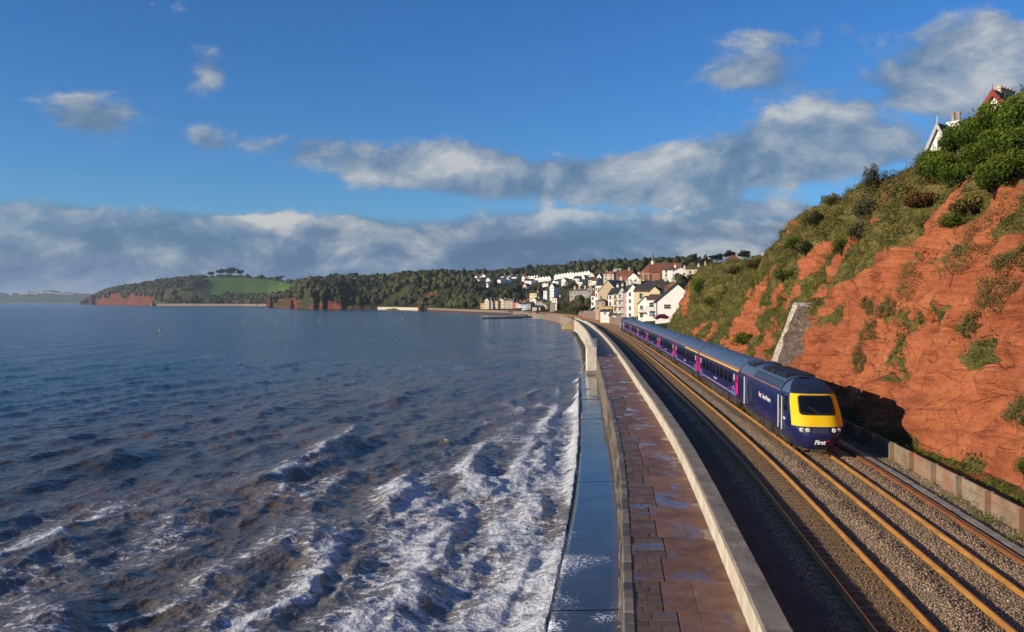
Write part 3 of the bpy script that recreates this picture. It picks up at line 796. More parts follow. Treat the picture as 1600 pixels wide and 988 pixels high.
# the white buttress where the apron ends, with its railing
bx0 = float(SW(131)) - 1.42
bt = empty('buttress', (bx0 + .7, 132.2, Z_APR), 0, 'whitewashed square buttress at the end of the wet apron', 'buttress')
MB().cbox(-.68, .68, -1.1, 1.4, .55, 3.98, .04).build('block', M_WHITEC, bt)
MB().cbox(-.74, .74, -1.16, 1.46, -3.4, .55, .03).build('wet_base', M_GREYC, bt)
M_GALV = mat('galvanised_steel', color=(.55, .60, .62), rough=.45, metal=.5, var=.2)
rl = empty('railing', (bx0 + .7, 132.2, Z_APR + 3.98), 0, 'galvanised steel railing on top of the white buttress', 'railing')
for x in (-.66, -.2, .25, .66): MB().tube((x, -1.0, -.02), (x, -1.0, 1.22), .035, n=6).build('post', M_GALV, rl)
for x in (-.66, .66): MB().tube((x, 1.2, -.02), (x, 1.2, 1.22), .035, n=6).build('post', M_GALV, rl)
for z in (.35, .78, 1.2):
    MB().tube((-.7, -1.0, z), (.7, -1.0, z), .03, n=6).build('rail', M_GALV, rl)
    for x in (-.66, .66): MB().tube((x, -1.0, z), (x, 1.25, z), .03, n=6).build('rail', M_GALV, rl)
hr = empty('handrail', (bx0 - .75, 131.6, Z_APR), 0, 'bent steel handrail leading down into the sea beside the buttress', 'handrail')
MB().tube((0, 0, -1.5), (0, 0, .9), .04, n=6).build('post', M_GALV, hr); MB().tube((0, 0, .85), (.75, .3, 2.0), .035, n=6).build('rail', M_GALV, hr)
# seaward parapet beyond the buttress
sp_ = empty('seaward_parapet', (float(SW(140)), 140, Z_WALK), 0, 'pale curving seaward parapet beyond the white buttress', 'wall')
y = 133.6
while y < 560:
    L = 5.0
    m_ = M_PARF if y < 345 else M_RUB
    local_block('wall_panel', y + .01, y + L - .01, lambda t: SW(t) - .50, lambda t: SW(t) - .02, -6.0, 1.0, m_, sp_, .05, .01); y += L
y = 133.8
toe = []
rocks = MB(); random.seed(8)
for k in range(240):
    y = 134 + 200 * (k / 240) ** 1.2; x = float(SW(y)) - .55 - random.random() * .7; s = random.uniform(.15, .5)
    n0 = len(rocks.v)
    rocks.lathe([(s * .8, -.5), (s, 0), (s * .7, s * .5), (s * .2, s * .7)], (x, y, Z_SEA + random.uniform(-.1, .15)), 6)
o = rocks.build('toe_rocks', mat('weedy_rock', color=(.05, .048, .03), rough=.6, var=.5)); tag(o, 'dark weedy stones along the foot of the curving sea wall', 'rocks', kind='stuff')

# ------------------------------------------------------------------ fence of concrete posts and panels at the cliff foot
fc = empty('retaining_fence', (float(TC(30)) + 4.1, 30, -.3), 0, 'low concrete post and panel retaining fence at the foot of the red cliff', 'fence')
FX = lambda t: TC(t) + 4.1
y = 17.0
while y < 125:
    local_block('panel', y + .07, y + 3.0 - .07, lambda t: FX(t) - .05, lambda t: FX(t) + .05, -.45, .22, M_FENCE, fc, .01, .012)
    local_block('panel', y + .07, y + 3.0 - .07, lambda t: FX(t) - .045, lambda t: FX(t) + .055, .228, .56, M_FENCE, fc, .01, .012)
    local_block('post', y - .10, y + .065, lambda t: FX(t) - .30, lambda t: FX(t) + .07, -.5, .60, M_FENCE, fc, .01)
    y += 3.0

# ------------------------------------------------------------------ cliff
def cliff_surface():
    ys = np.concatenate([np.arange(-12, 30, .5), np.arange(30, 130, .21), np.arange(130, 222, .45)])
    q = np.concatenate([np.linspace(0, 1, 150) ** 1.15, 1 + np.linspace(.04, 5.5, 22) ** 1.2 * 1.0])
    Yg, Q = np.meshgrid(ys, q, indexing='ij')
    H = np.interp(Yg, [-12, 30, 60, 80, 105, 120, 128, 137, 150, 175, 188, 198, 206, 222], [23, 23, 22.6, 21.4, 20.8, 20.0, 18.5, 16.2, 15.6, 15.6, 15.6, 15.0, 10.5, 2.8])
    Wd = np.interp(Yg, [-12, 30, 60, 80, 105, 122, 135, 150, 190, 210, 222], [13.5, 13.2, 13.0, 13.4, 13.2, 12.5, 11.5, 12, 7.5, 6.5, 7])
    foot = TC(Yg) + 5.6 + (fbm(Yg / 9, 0 * Yg, 0, 3, 101) - .5) * 1.6 + np.interp(Yg, [100, 116, 128, 142, 200], [0, -.5, .8, 1.2, .5])
    qc = np.clip(Q, 0, 1); ex = np.interp(Yg, [0, 100, 130, 150, 222], [1.55, 1.5, 1.5, 1.6, 1.4])
    Z = H * (1 - (1 - qc) ** ex) - .25 + np.clip(Q - 1, 0, 9) * 1.0
    X = foot + Wd * qc + np.clip(Q - 1, 0, 9) * 12
    # relief, pushed out of the face
    face = np.clip(1 - np.clip(Q - .95, 0, 1) * 3, .15, 1)
    s = Yg; zz = Z
    big = fbm(s / 11, zz / 10, 3, 3, 111) - .5
    gul = np.abs(fbm(s / 6, zz / 16, 0, 4, 112) - .5) * 2
    dip = zz + s * .10
    strata = (fbm(s / 14, dip / 1.3, 1, 4, 113) - .5)
    led = (dip / 2.1 + (fbm(s / 8, zz / 8, 2, 3, 114) - .5) * 2.5); led = led - np.floor(led); led = np.minimum(led / .8, (1 - led) / .2)
    blk = np.abs(fbm(s / 2.4 + dip * .15, dip / 1.7, 4, 4, 115) - .5) * 2
    fine = fbm(s / .8, dip / .6, 5, 4, 116) - .5
    pit = sst(.66, .80, fbm(s / 1.5, dip / 1.1, 8, 3, 117))
    disp = big * 2.6 + (gul - .4) * 1.6 + strata * 1.2 + (led - .5) * .40 + blk * 1.25 + fine * .42 - pit * 1.0
    low = sst(0.0, .05, Q)
    disp = disp * face * low
    nx, nz = -.86, .38
    X2 = X + disp * nx; Z2 = Z + disp * nz * np.where(Q > .9, 1.3, 1)
    X2 = np.maximum(X2, TC(Yg) + 4.5)
    # where plants hold
    nv = fbm(s / 5.0, dip / 3.2, 0, 4, 121); nv2 = fbm(s / 2.2, dip / 1.4, 2, 3, 122)
    veg = sst(.34, .80, Q + (nv - .5) * 1.5 + np.interp(Yg, [20, 45, 75, 105, 128, 140, 200], [-.06, -.02, .21, .37, .42, .66, .66]))
    veg = veg - .42 * sst(.53, .64, fbm(s / 4.2 + zz * .18, zz / 9, 7, 3, 124)) * sst(150, 125, Yg)
    veg += sst(.57, .66, fbm(s / 3.6, dip / 2.0, 5, 3, 123)) * .66 * sst(.12, .25, Q)
    # bare scars named by what they look like: the edge beyond the train and the end by the town
    scar = np.exp(-((s - 116) / 7) ** 2) * sst(.42, .2, Q) + 1.0 * np.exp(-((s - 194) / 6.0) ** 2 - ((zz - 10.5) / 3.0) ** 2) + np.exp(-((s - 186) / 5) ** 2 - ((zz - 6.5) / 2.6) ** 2) * 1.0
    veg = veg - 1.1 * scar + (nv2 - .5) * .5
    veg += .9 * sst(.05, .0, Q)
    veg = np.where(Q > .97, 1.0, np.clip(veg, 0, 1))
    return ys, q, X2, Yg, Z2, veg, Q
CL = cliff_surface()
def build_cliff():
    ys, q, X, Y, Z, veg, Q = CL
    me = mesh_np('cliff', np.stack([X, Y, Z], -1).reshape(-1, 3), grid_faces(len(ys), len(q), True), True)
    add_attr(me, 'veg', veg)
    tag(obj('cliff', me, MR), kind='structure')
    # verge between fence and cliff
    vy = np.arange(-12, 222, 1.0)
    o = ribbon('verge', vy, [lambda y: (TC(y) + 4.12, -.18 + 0 * y), lambda y: (TC(y) + 4.9, .10 + (fbm(y / 2, 0 * y, 0, 2, 131) - .5) * .3), lambda y: (TC(y) + 7.6, .35 + 0 * y)], MR, None, True, {'veg': lambda x, y: .30 + .65 * fbm(x * .7, y * .5, 0, 3, 132)})
    tag(o, kind='structure')
build_cliff()
def cliff_pt(yv, qv):
    """a point on the cliff face at distance yv along it, q up it"""
    ys, q, X, Y, Z, veg, Q = CL
    i = int(np.argmin(np.abs(ys - yv))); j = int(np.argmin(np.abs(q - qv)))
    return np.array([X[i, j], Y[i, j], Z[i, j]])

def scatter_scrub():
    ys, q, X, Y, Z, veg, Q = CL
    rg = np.random.default_rng(55)
    # cell areas
    P = np.stack([X, Y, Z], -1)
    a = np.linalg.norm(np.cross(P[1:, :-1] - P[:-1, :-1], P[:-1, 1:] - P[:-1, :-1]), axis=-1)
    v = (veg[1:, :-1]); yy = Y[:-1, :-1]; qq = Q[:-1, :-1]; zz = Z[:-1, :-1]
    clump = fbm(yy / 1.6, zz / 1.3, 3, 3, 141)
    wgt = a * sst(.42, .75, v) * np.interp(yy, [0, 38, 45, 130, 222], [.02, .3, 1.2, .8, .5]) * np.where(qq > 1.5, .05, 1) * (.5 + sst(.42, .62, clump) * 1.2)
    w = (wgt / wgt.sum()).ravel()
    def draw(n, ext=None):
        ww = w if ext is None else (w * ext.ravel()) / (w * ext.ravel()).sum()
        k = rg.choice(len(w), n, p=ww); i, j = np.unravel_index(k, a.shape)
        f, g = rg.random((2, n)); p = P[i, j] + (P[i + 1, j] - P[i, j]) * f[:, None] + (P[i, j + 1] - P[i, j]) * g[:, None]
        return p, clump[i, j]
    def mass(name, n, hgt, size, m, label, seed, ext=None):
        p, c = draw(n, ext)
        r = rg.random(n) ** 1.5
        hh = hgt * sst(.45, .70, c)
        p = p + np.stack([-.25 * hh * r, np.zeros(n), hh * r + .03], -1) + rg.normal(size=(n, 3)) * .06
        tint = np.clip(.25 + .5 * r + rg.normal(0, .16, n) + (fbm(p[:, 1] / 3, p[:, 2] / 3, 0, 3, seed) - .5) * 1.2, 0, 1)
        o = leaf_obj(name, p, rg.uniform(size * .6, size * 1.4, n), tint, m, None, seed, .3, .42, np.array([[-.35, -.1, .35]]))
        tag(o, label, 'scrub', kind='stuff')
    e_hi = sst(.35, .7, qq); e_g = sst(.52, .62, fbm(yy / 7, zz / 5, 9, 3, 151)) * np.interp(yy, [60, 120, 150, 222], [.5, 1, 2.2, 2.2]); e_r = sst(.55, .66, fbm(yy / 5, zz / 4, 12, 3, 152)) * np.interp(yy, [30, 60, 120, 150], [1, 1, 1, .3])
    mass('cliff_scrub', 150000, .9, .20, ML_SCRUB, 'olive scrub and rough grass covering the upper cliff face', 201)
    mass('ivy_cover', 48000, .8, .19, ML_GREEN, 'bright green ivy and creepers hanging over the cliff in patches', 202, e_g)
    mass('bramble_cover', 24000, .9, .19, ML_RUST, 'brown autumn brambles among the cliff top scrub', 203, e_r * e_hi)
    # short grass along the verge
    n = 16000; y = 22 + 70 * rg.random(n) ** 1.3; o_ = rg.uniform(2.9, 6.0, n)
    keep = (fbm(y * .8, o_ * 1.2, 0, 3, 161) > np.where(o_ < 4.1, .55, .40)) & (np.abs(o_ - 4.1) > .12)
    y, o_ = y[keep], o_[keep]; n = len(y); z = np.where(o_ < 4.1, -.30, np.interp(o_, [4.1, 4.9, 7.6], [-.16, .1, .3]))
    p = np.stack([TC(y) + o_, y, z + rg.random(n) * .22], -1)
    o = leaf_obj('verge_grass', p, rg.uniform(.07, .22, n), np.clip(rg.normal(.6, .2, n), 0, 1), ML_GREEN, None, 205, .1, .25)
    tag(o, 'tufts of grass growing along the fence at the cliff foot', 'grass', kind='stuff')
scatter_scrub()
# ------------------------------------------------------------------ train
def paint(N, b, color, rough=.32, dirt=.25):
    o = N.obj(); p = N.pos(); n = N.noise(N.scale(o, (1, .5, 1)), 1.3, 7, .7); x, y, z = N.xyz(o)
    low = z.ss(.7, 1.5, 1, 0)
    f = ((n.ss(.45, .75) * .6 + low * .5) * dirt).min(.8)
    N.put(b.inputs['Base Color'], N.mix(f, color, (.075, .060, .045)))
    N.put(b.inputs['Roughness'], f * .8 + rough); b.inputs['Specular IOR Level'].default_value = .5
def pm(name, color, rough=.32, dirt=.25): return mat(name, lambda N, b: paint(N, b, color, rough, dirt))
M_NAVY = pm('navy_paint', (.006, .014, .088), .26, .26)
M_ROOFB = pm('blue_grey_roof', (.065, .105, .175), .45, .4)
M_ROOFD = pm('dark_cab_roof', (.012, .017, .036), .42, .35)
M_YEL = pm('yellow_front', (.86, .53, .003), .38, .14)
M_PINK = pm('pink_door', (.88, .010, .15), .35, .06)
M_GOLD = pm('yellow_stripe', (.85, .46, .01), .4, .1)
M_ORNG = pm('orange_line', (.62, .16, .05), .4, .1)
M_LILAC = mat('lilac_line', color=(.33, .34, .62), rough=.4); M_CYAN = mat('cyan_line', color=(.03, .25, .78), rough=.4); M_ROSE = mat('rose_line', color=(.62, .13, .52), rough=.4)
M_WHITE = mat('white_lettering', color=(.80, .80, .80), rough=.5); M_LOGO = mat('red_pink_emblem', color=(.62, .01, .09), rough=.5)
M_HAND = mat('pale_handrail', color=(.62, .60, .56), rough=.5)
M_TGL = mat('train_glass', color=(.006, .006, .008), rough=.06, spec=.45)
M_BLK = mat('black_rubber', color=(.014, .014, .016), rough=.45)
M_GRIME = mat('underframe_grime', color=(.060, .046, .032), rough=.9, var=.6)
M_WHEEL = mat('wheel_steel', color=(.10, .07, .045), rough=.6, metal=.4, var=.4)
M_LAMP = mat('lamp_glass', color=(.85, .85, .80), rough=.12, spec=.8); M_LAMPR = mat('tail_lamp_glass', color=(.50, .45, .55), rough=.15, spec=.8)
M_GRILLE = mat('grille_grey', color=(.035, .045, .07), rough=.55, var=.3)

SEC = [(1.24, .92), (1.33, 1.02), (1.365, 1.35), (1.37, 1.9), (1.37, 2.35), (1.355, 2.7), (1.32, 2.95), (1.27, 3.12), (1.20, 3.24), (1.08, 3.42), (.88, 3.60), (.60, 3.74), (.30, 3.81), (0, 3.83)]
_sz = [z for x, z in SEC]; _sx = [x for x, z in SEC]
def sx(z): return float(np.interp(z, _sz, _sx))
def shell(part, lo, hi, y0, y1, ny=2):
    """part of the coach skin: section rows lo..hi, both sides"""
    rows = [(x, z) for x, z in SEC if lo <= z <= hi]
    if rows[0][1] > lo: rows.insert(0, (sx(lo), lo))
    if rows[-1][1] < hi: rows.append((sx(hi), hi))
    mb = MB()
    for s in (-1, 1):
        vs = [(s * x, y, z) for y in np.linspace(y0, y1, ny) for x, z in rows]; n = len(rows)
        fs = []
        for k in range(ny - 1):
            for i in range(n - 1):
                q = (k*n+i, (k+1)*n+i, (k+1)*n+i+1, k*n+i+1); fs.append(q if s > 0 else q[::-1])
        mb.add(vs, fs)
    return mb
def side_patch(s, y0, y1, z0, z1, proud=.004, nz=3):
    """a thin panel lying on the coach side"""
    zs = np.linspace(z0, z1, nz); mb = MB()
    vo = [(s * (sx(z) + proud), y, z) for z in zs for y in (y0, y1)]; vi = [(s * (sx(z) - .03), y, z) for z in zs for y in (y0, y1)]
    n = len(vo); fs = []
    for i in range(nz - 1):
        q = (2*i, 2*i+1, 2*i+3, 2*i+2); fs.append(q if s > 0 else q[::-1])
    mb.add(vo + vi, fs)
    def side(a, b_): mb.f.append((a, b_, b_ + n, a + n)); mb.f.append((a + n, b_ + n, b_, a))
    for a, b_ in [(0, 1), (n-2, n-1)] + [(2*i, 2*i+2) for i in range(nz-1)] + [(2*i+1, 2*i+3) for i in range(nz-1)]: side(a, b_)
    return mb
def strip(s, pts, w, proud):
    """thin ribbon along the side through (y, z) points"""
    vs = []; fs = []
    for y, z in pts: vs += [(s * (sx(z) + proud), y, z - w / 2), (s * (sx(z) + proud), y, z + w / 2)]
    for i in range(len(pts) - 1):
        q = (2*i, 2*i+2, 2*i+3, 2*i+1); fs.append(q if s > 0 else q[::-1])
    return MB().add(vs, fs)
def wheelset(parent, y):
    for s in (-1, 1):
        w = MB(); n = 20
        prof = [(.30, .0), (.44, .0), (.457, .03), (.457, .11), (.485, .125), (.485, .14), (.2, .15)]
        vs = []; fs = []
        for r, t in prof: vs += [(s * (.82 - t), y + r*math.cos(2*math.pi*i/n), .457 + r*math.sin(2*math.pi*i/n)) for i in range(n)]
        for k in range(len(prof)-1): fs += [(k*n+i, k*n+(i+1) % n, (k+1)*n+(i+1) % n, (k+1)*n+i) for i in range(n)]
        fs += [tuple(range(n))]; w.add(vs, fs).build('wheel', M_WHEEL, parent)
def bogie(root, y, wb):
    b = empty('bogie', (0, y, 0)); b.parent = root
    f = MB()
    for s in (-1, 1):
        f.add([(s*1.0, -wb*.5-.55, .52), (s*1.0, -wb*.25, .42), (s*1.0, wb*.25, .42), (s*1.0, wb*.5+.55, .52), (s*1.0, wb*.5+.55, .72), (s*1.0, wb*.25, .66), (s*1.0, -wb*.25, .66), (s*1.0, -wb*.5-.55, .72)] +
              [(s*1.16, -wb*.5-.55, .52), (s*1.16, -wb*.25, .42), (s*1.16, wb*.25, .42), (s*1.16, wb*.5+.55, .52), (s*1.16, wb*.5+.55, .72), (s*1.16, wb*.25, .66), (s*1.16, -wb*.25, .66), (s*1.16, -wb*.5-.55, .72)],
              [(0,1,6,7),(1,2,5,6),(2,3,4,5),(8,15,14,9),(9,14,13,10),(10,13,12,11)] + [(i, i+8, (i+1) % 8 + 8, (i+1) % 8) for i in range(8)])
        for yy in (-wb/2, wb/2): f.box(s*.98 if s > 0 else -1.22, 1.22 if s > 0 else -.98, yy-.16, yy+.16, .30, .62)
        for yy in (-.35, .35): f.tube((s*1.08, yy, .40), (s*1.08, yy, .92), .11, n=8)
        f.tube((s*1.14, -.7, .58), (s*1.14, .7, .80), .05, n=6)
    f.box(-1.0, 1.0, -.35, .35, .45, .80)
    f.build('frame', M_GRIME, b)
    wheelset(b, -wb/2); wheelset(b, wb/2)
    return b
def text_mesh(name, body, size, shear=0.0, bold=0.0):
    cu = bpy.data.curves.new(name, 'FONT'); cu.body = body; cu.size = size; cu.shear = shear; cu.offset = bold; cu.align_x = 'CENTER'; cu.align_y = 'CENTER'
    cu.extrude = .004; cu.resolution_u = 3
    o = bpy.data.objects.new(name, cu); COL.objects.link(o)
    me = bpy.data.meshes.new_from_object(o.evaluated_get(bpy.context.evaluated_depsgraph_get()))
    bpy.data.objects.remove(o); bpy.data.curves.remove(cu); return me

LC = 22.75
def coach(first, label):
    """first: 0 none, 1 whole cantrail stripe, 2 half of it. y runs away from the nose"""
    t = empty('railway_carriage', (0, 0, 0), 0, label, 'railway carriage', 'blue carriages of the train')
    shell('body', .92, 3.12, 0, LC, 8).build('body', M_NAVY, t, smooth=True)
    roof = shell('roof', 3.12, 3.83, 0.02, LC - .02, 8).build('roof', M_ROOFB, t, smooth=True)
    MB().prism([(x, z) for x, z in SEC] + [(-x, z) for x, z in SEC[::-1][1:]], -.001, .0).build('end_wall', M_NAVY, t)
    MB().prism([(x, z) for x, z in SEC] + [(-x, z) for x, z in SEC[::-1][1:]], LC, LC + .001).build('end_wall', M_NAVY, t)
    MB().box(-.55, .55, -.13, -.002, 1.0, 3.2).build('gangway', M_BLK, t); MB().box(-.55, .55, LC + .002, LC + .13, 1.0, 3.2).build('gangway', M_BLK, t)
    for x in (-.82, -.42, .42, .82):                                   # roof ribs, vents
        z = float(np.interp(abs(x), [0, .3, .6, .88, 1.08, 1.2], [3.83, 3.81, 3.74, 3.60, 3.42, 3.24]))
        MB().box(x - .02, x + .02, .4, LC - .4, z - .02, z + .018).build('rib', M_ROOFB, roof)
    for y in (1.5, LC - 1.5):
        MB().cbox(-.62, .62, y - .75, y + .75, 3.50, 3.85, .03).build('roof_vent', M_ROOFB, roof)
    for s in (-1, 1):
        for k in range(8):
            y = 2.95 + k * 2.12
            w = side_patch(s, y, y + 1.55, 1.92, 2.74, .006, 4).build('window', M_TGL, t)
            side_patch(s, y - .05, y + 1.60, 1.87, 2.79, .003, 4).build('window_frame', M_BLK, w)
        for y in (.30, LC - 1.15):
            d = side_patch(s, y, y + .85, .95, 3.04, .008, 6).build('door', M_PINK, t)
            side_patch(s, y + .26, y + .60, 2.15, 2.72, .013, 3).build('door_window', M_TGL, d)
        for y in (1.75, LC - 2.15): side_patch(s, y, y + .42, 2.25, 2.70, .006, 3).build('small_window', M_HAND, t)
        if first: side_patch(s, .30 if s < 0 or True else 0, (LC - .3) if first == 1 else LC * .52, 2.975, 3.085, .012, 2).build('first_class_stripe', M_GOLD, t)
        side_patch(s, .05, LC - .05, 3.15, 3.19, .006, 2).build('cantrail_line', M_ORNG, t)
        rr = random.Random(4)
        for k in (0, 2, 4):                                                # long wavy lines low on the side
            ys = np.linspace(1.25, LC - 1.25, 70); e = np.exp(-((np.minimum(ys - 1.2, LC - 1.2 - ys)) / (1.0 + .35 * k)) ** 2)
            zz = 1.30 + (k - 2.5) * .030 + e * (.42 * math.sin(k * 1.9 + .6) + .12) + e * .10 * np.sin(ys * 5 + k)
            strip(s, list(zip(ys, zz)), (.032, .018, .036, .014, .02, .014)[k], .0045 + k * .0012).build('livery_line', (M_LILAC, M_ROSE, M_LILAC, M_CYAN, M_ROSE, M_CYAN)[k], t)
        for ye, sg in ((1.25, 1), (LC - 1.25, -1)):                       # flares by the doors
            for k in range(9):
                L = rr.uniform(.7, 2.2); h = rr.uniform(.1, .75)
                pts = [(ye + sg * L * u, 1.22 + h * math.sin(u * math.pi) ** 2 * (1 - .3 * u) + .10 * math.sin(9 * u + k)) for u in np.linspace(0, 1, 14)]
                strip(s, pts, rr.uniform(.025, .07), .006 + .0012 * k).build('livery_flare', (M_CYAN, M_LILAC, M_CYAN, M_ROSE)[k % 4], t)
        cr = text_mesh('lettering', 'First Great Western', .20); o = obj('lettering', cr, M_WHITE, t, (s * 1.385, LC * .5, 1.62)); o.rotation_euler = (math.pi / 2, 0, s * math.pi / 2)
    u = MB()                                                             # equipment under the floor
    for y0, y1, z0 in ((5.6, 8.2, .34), (8.5, 11.2, .42), (11.5, 14.6, .34), (14.9, 17.2, .45)): u.box(-1.25, 1.25, y0, y1, z0, .93)
    u.box(-1.15, 1.15, .3, LC - .3, .78, .93)
    u.build('underframe', M_GRIME, t)
    for y in (.02, LC - .02): MB().tube((-.86, y, 1.0), (-.86, y - .001 + (.25 if y > 1 else -.25) * .3, 1.0), .2, n=12).build('buffer', M_GRIME, t)
    bogie(t, 3.4, 2.6); bogie(t, LC - 3.4, 2.6)
    return t

# power car ------------------------------------------------------------
LP = 17.6
PSEC = [(1.02, .34), (1.16, .62), (1.26, .92), (1.335, 1.2), (1.365, 1.5), (1.37, 1.9), (1.37, 2.35), (1.355, 2.7), (1.32, 2.95), (1.27, 3.12), (1.20, 3.26), (1.08, 3.44), (.88, 3.62), (.60, 3.76), (.30, 3.83), (.12, 3.845)]
_pz = [z for x, z in PSEC]; _px_ = [x for x, z in PSEC]
def hw(z): return float(np.interp(z, _pz, _px_))
def nose_y(u, z):
    """how far behind the tip the skin is, at height z and side fraction u (-1..1)"""
    f = float(np.interp(z, [.34, .5, .8, 1.1, 1.45, 1.55, 2.12, 3.02, 3.14, 3.36, 3.58, 3.76, 3.845], [.50, .28, .08, .0, .05, .12, .52, 1.32, 1.47, 1.85, 2.45, 3.3, 4.3]))
    k = float(np.interp(z, [.34, 1.1, 1.6, 3.1, 3.6, 3.85], [.80, .78, .70, .55, .30, .0]))
    return f + k * abs(u) ** 3.4
def front_w(z):
    """half width of the nose where it meets the side"""
    return hw(z) * float(np.interp(z, [.34, .9, 1.4, 3.1, 3.5, 3.85], [.80, .93, .965, .90, .95, 1.0]))
def nose_pt(u, z, out=0.0):
    p = Vector((u * front_w(z), nose_y(u, z), z))
    if out:
        e = .01
        a = Vector((min(u + e, 1) * front_w(z), nose_y(min(u + e, 1), z), z)) - Vector((max(u - e, -1) * front_w(z), nose_y(max(u - e, -1), z), z))
        b_ = Vector((u * front_w(z + e), nose_y(u, z + e), z + e)) - Vector((u * front_w(z - e), nose_y(u, z - e), z - e))
        n = a.cross(b_).normalized()
        if n.y > 0: n = -n
        p = p + n * out
    return p
def nose_part(z0, z1, nz, us, out=0.0, thick=0.0):
    zs = np.unique(np.concatenate([np.linspace(z0, z1, nz)] + [[k] for k in (.5, .8, 1.1, 1.45, 2.12, 3.02, 3.14, 3.36, 3.58, 3.76) if z0 < k < z1])); nz = len(zs); vs = [nose_pt(u, z, out) for z in zs for u in us]; n = len(us)
    mb = MB().add(vs, [(k*n+i, k*n+i+1, (k+1)*n+i+1, (k+1)*n+i) for k in range(nz-1) for i in range(n-1)])
    return mb
def nose_poly(poly, out, name, m, parent, inner=None):
    """flat print or pane that follows the nose: polygon of (x, z), fanned from its middle"""
    def pt(x, z): return nose_pt(max(-1, min(1, x / front_w(z))), z, out)
    cx = sum(p[0] for p in poly) / len(poly); cz = sum(p[1] for p in poly) / len(poly)
    vs = [pt(cx, cz)]; rings = 7; n = len(poly)
    for r in range(1, rings + 1): vs += [pt(cx + (x - cx) * r / rings, cz + (z - cz) * r / rings) for x, z in poly]
    fs = [(0, 1 + i, 1 + (i + 1) % n) for i in range(n)]
    for r in range(rings - 1): fs += [(1 + r*n+i, 1+(r+1)*n+i, 1+(r+1)*n+(i+1) % n, 1+r*n+(i+1) % n) for i in range(n)]
    return MB().add(vs, fs).build(name, m, parent, smooth=True)
def rrect(x0, x1, z0, z1, r, top=0.0, n=5):
    """rounded rectangle, its top narrower by 2*top"""
    pts = []
    for cx, cz, a0 in ((x1 - r, z0 + r, -90), (x1 - r, z1 - r, 0), (x0 + r, z1 - r, 90), (x0 + r, z0 + r, 180)):
        for i in range(n + 1):
            a = math.radians(a0 + 90 * i / n); x = cx + r * math.cos(a); z = cz + r * math.sin(a)
            f = (z - z0) / (z1 - z0); x = x - math.copysign(top * f, x); pts.append((x, z))
    out = []
    for a, b_ in zip(pts, pts[1:] + pts[:1]):
        k = max(1, int(math.hypot(b_[0] - a[0], b_[1] - a[1]) / .09))
        out += [(a[0] + (b_[0] - a[0]) * i / k, a[1] + (b_[1] - a[1]) * i / k) for i in range(k)]
    return out
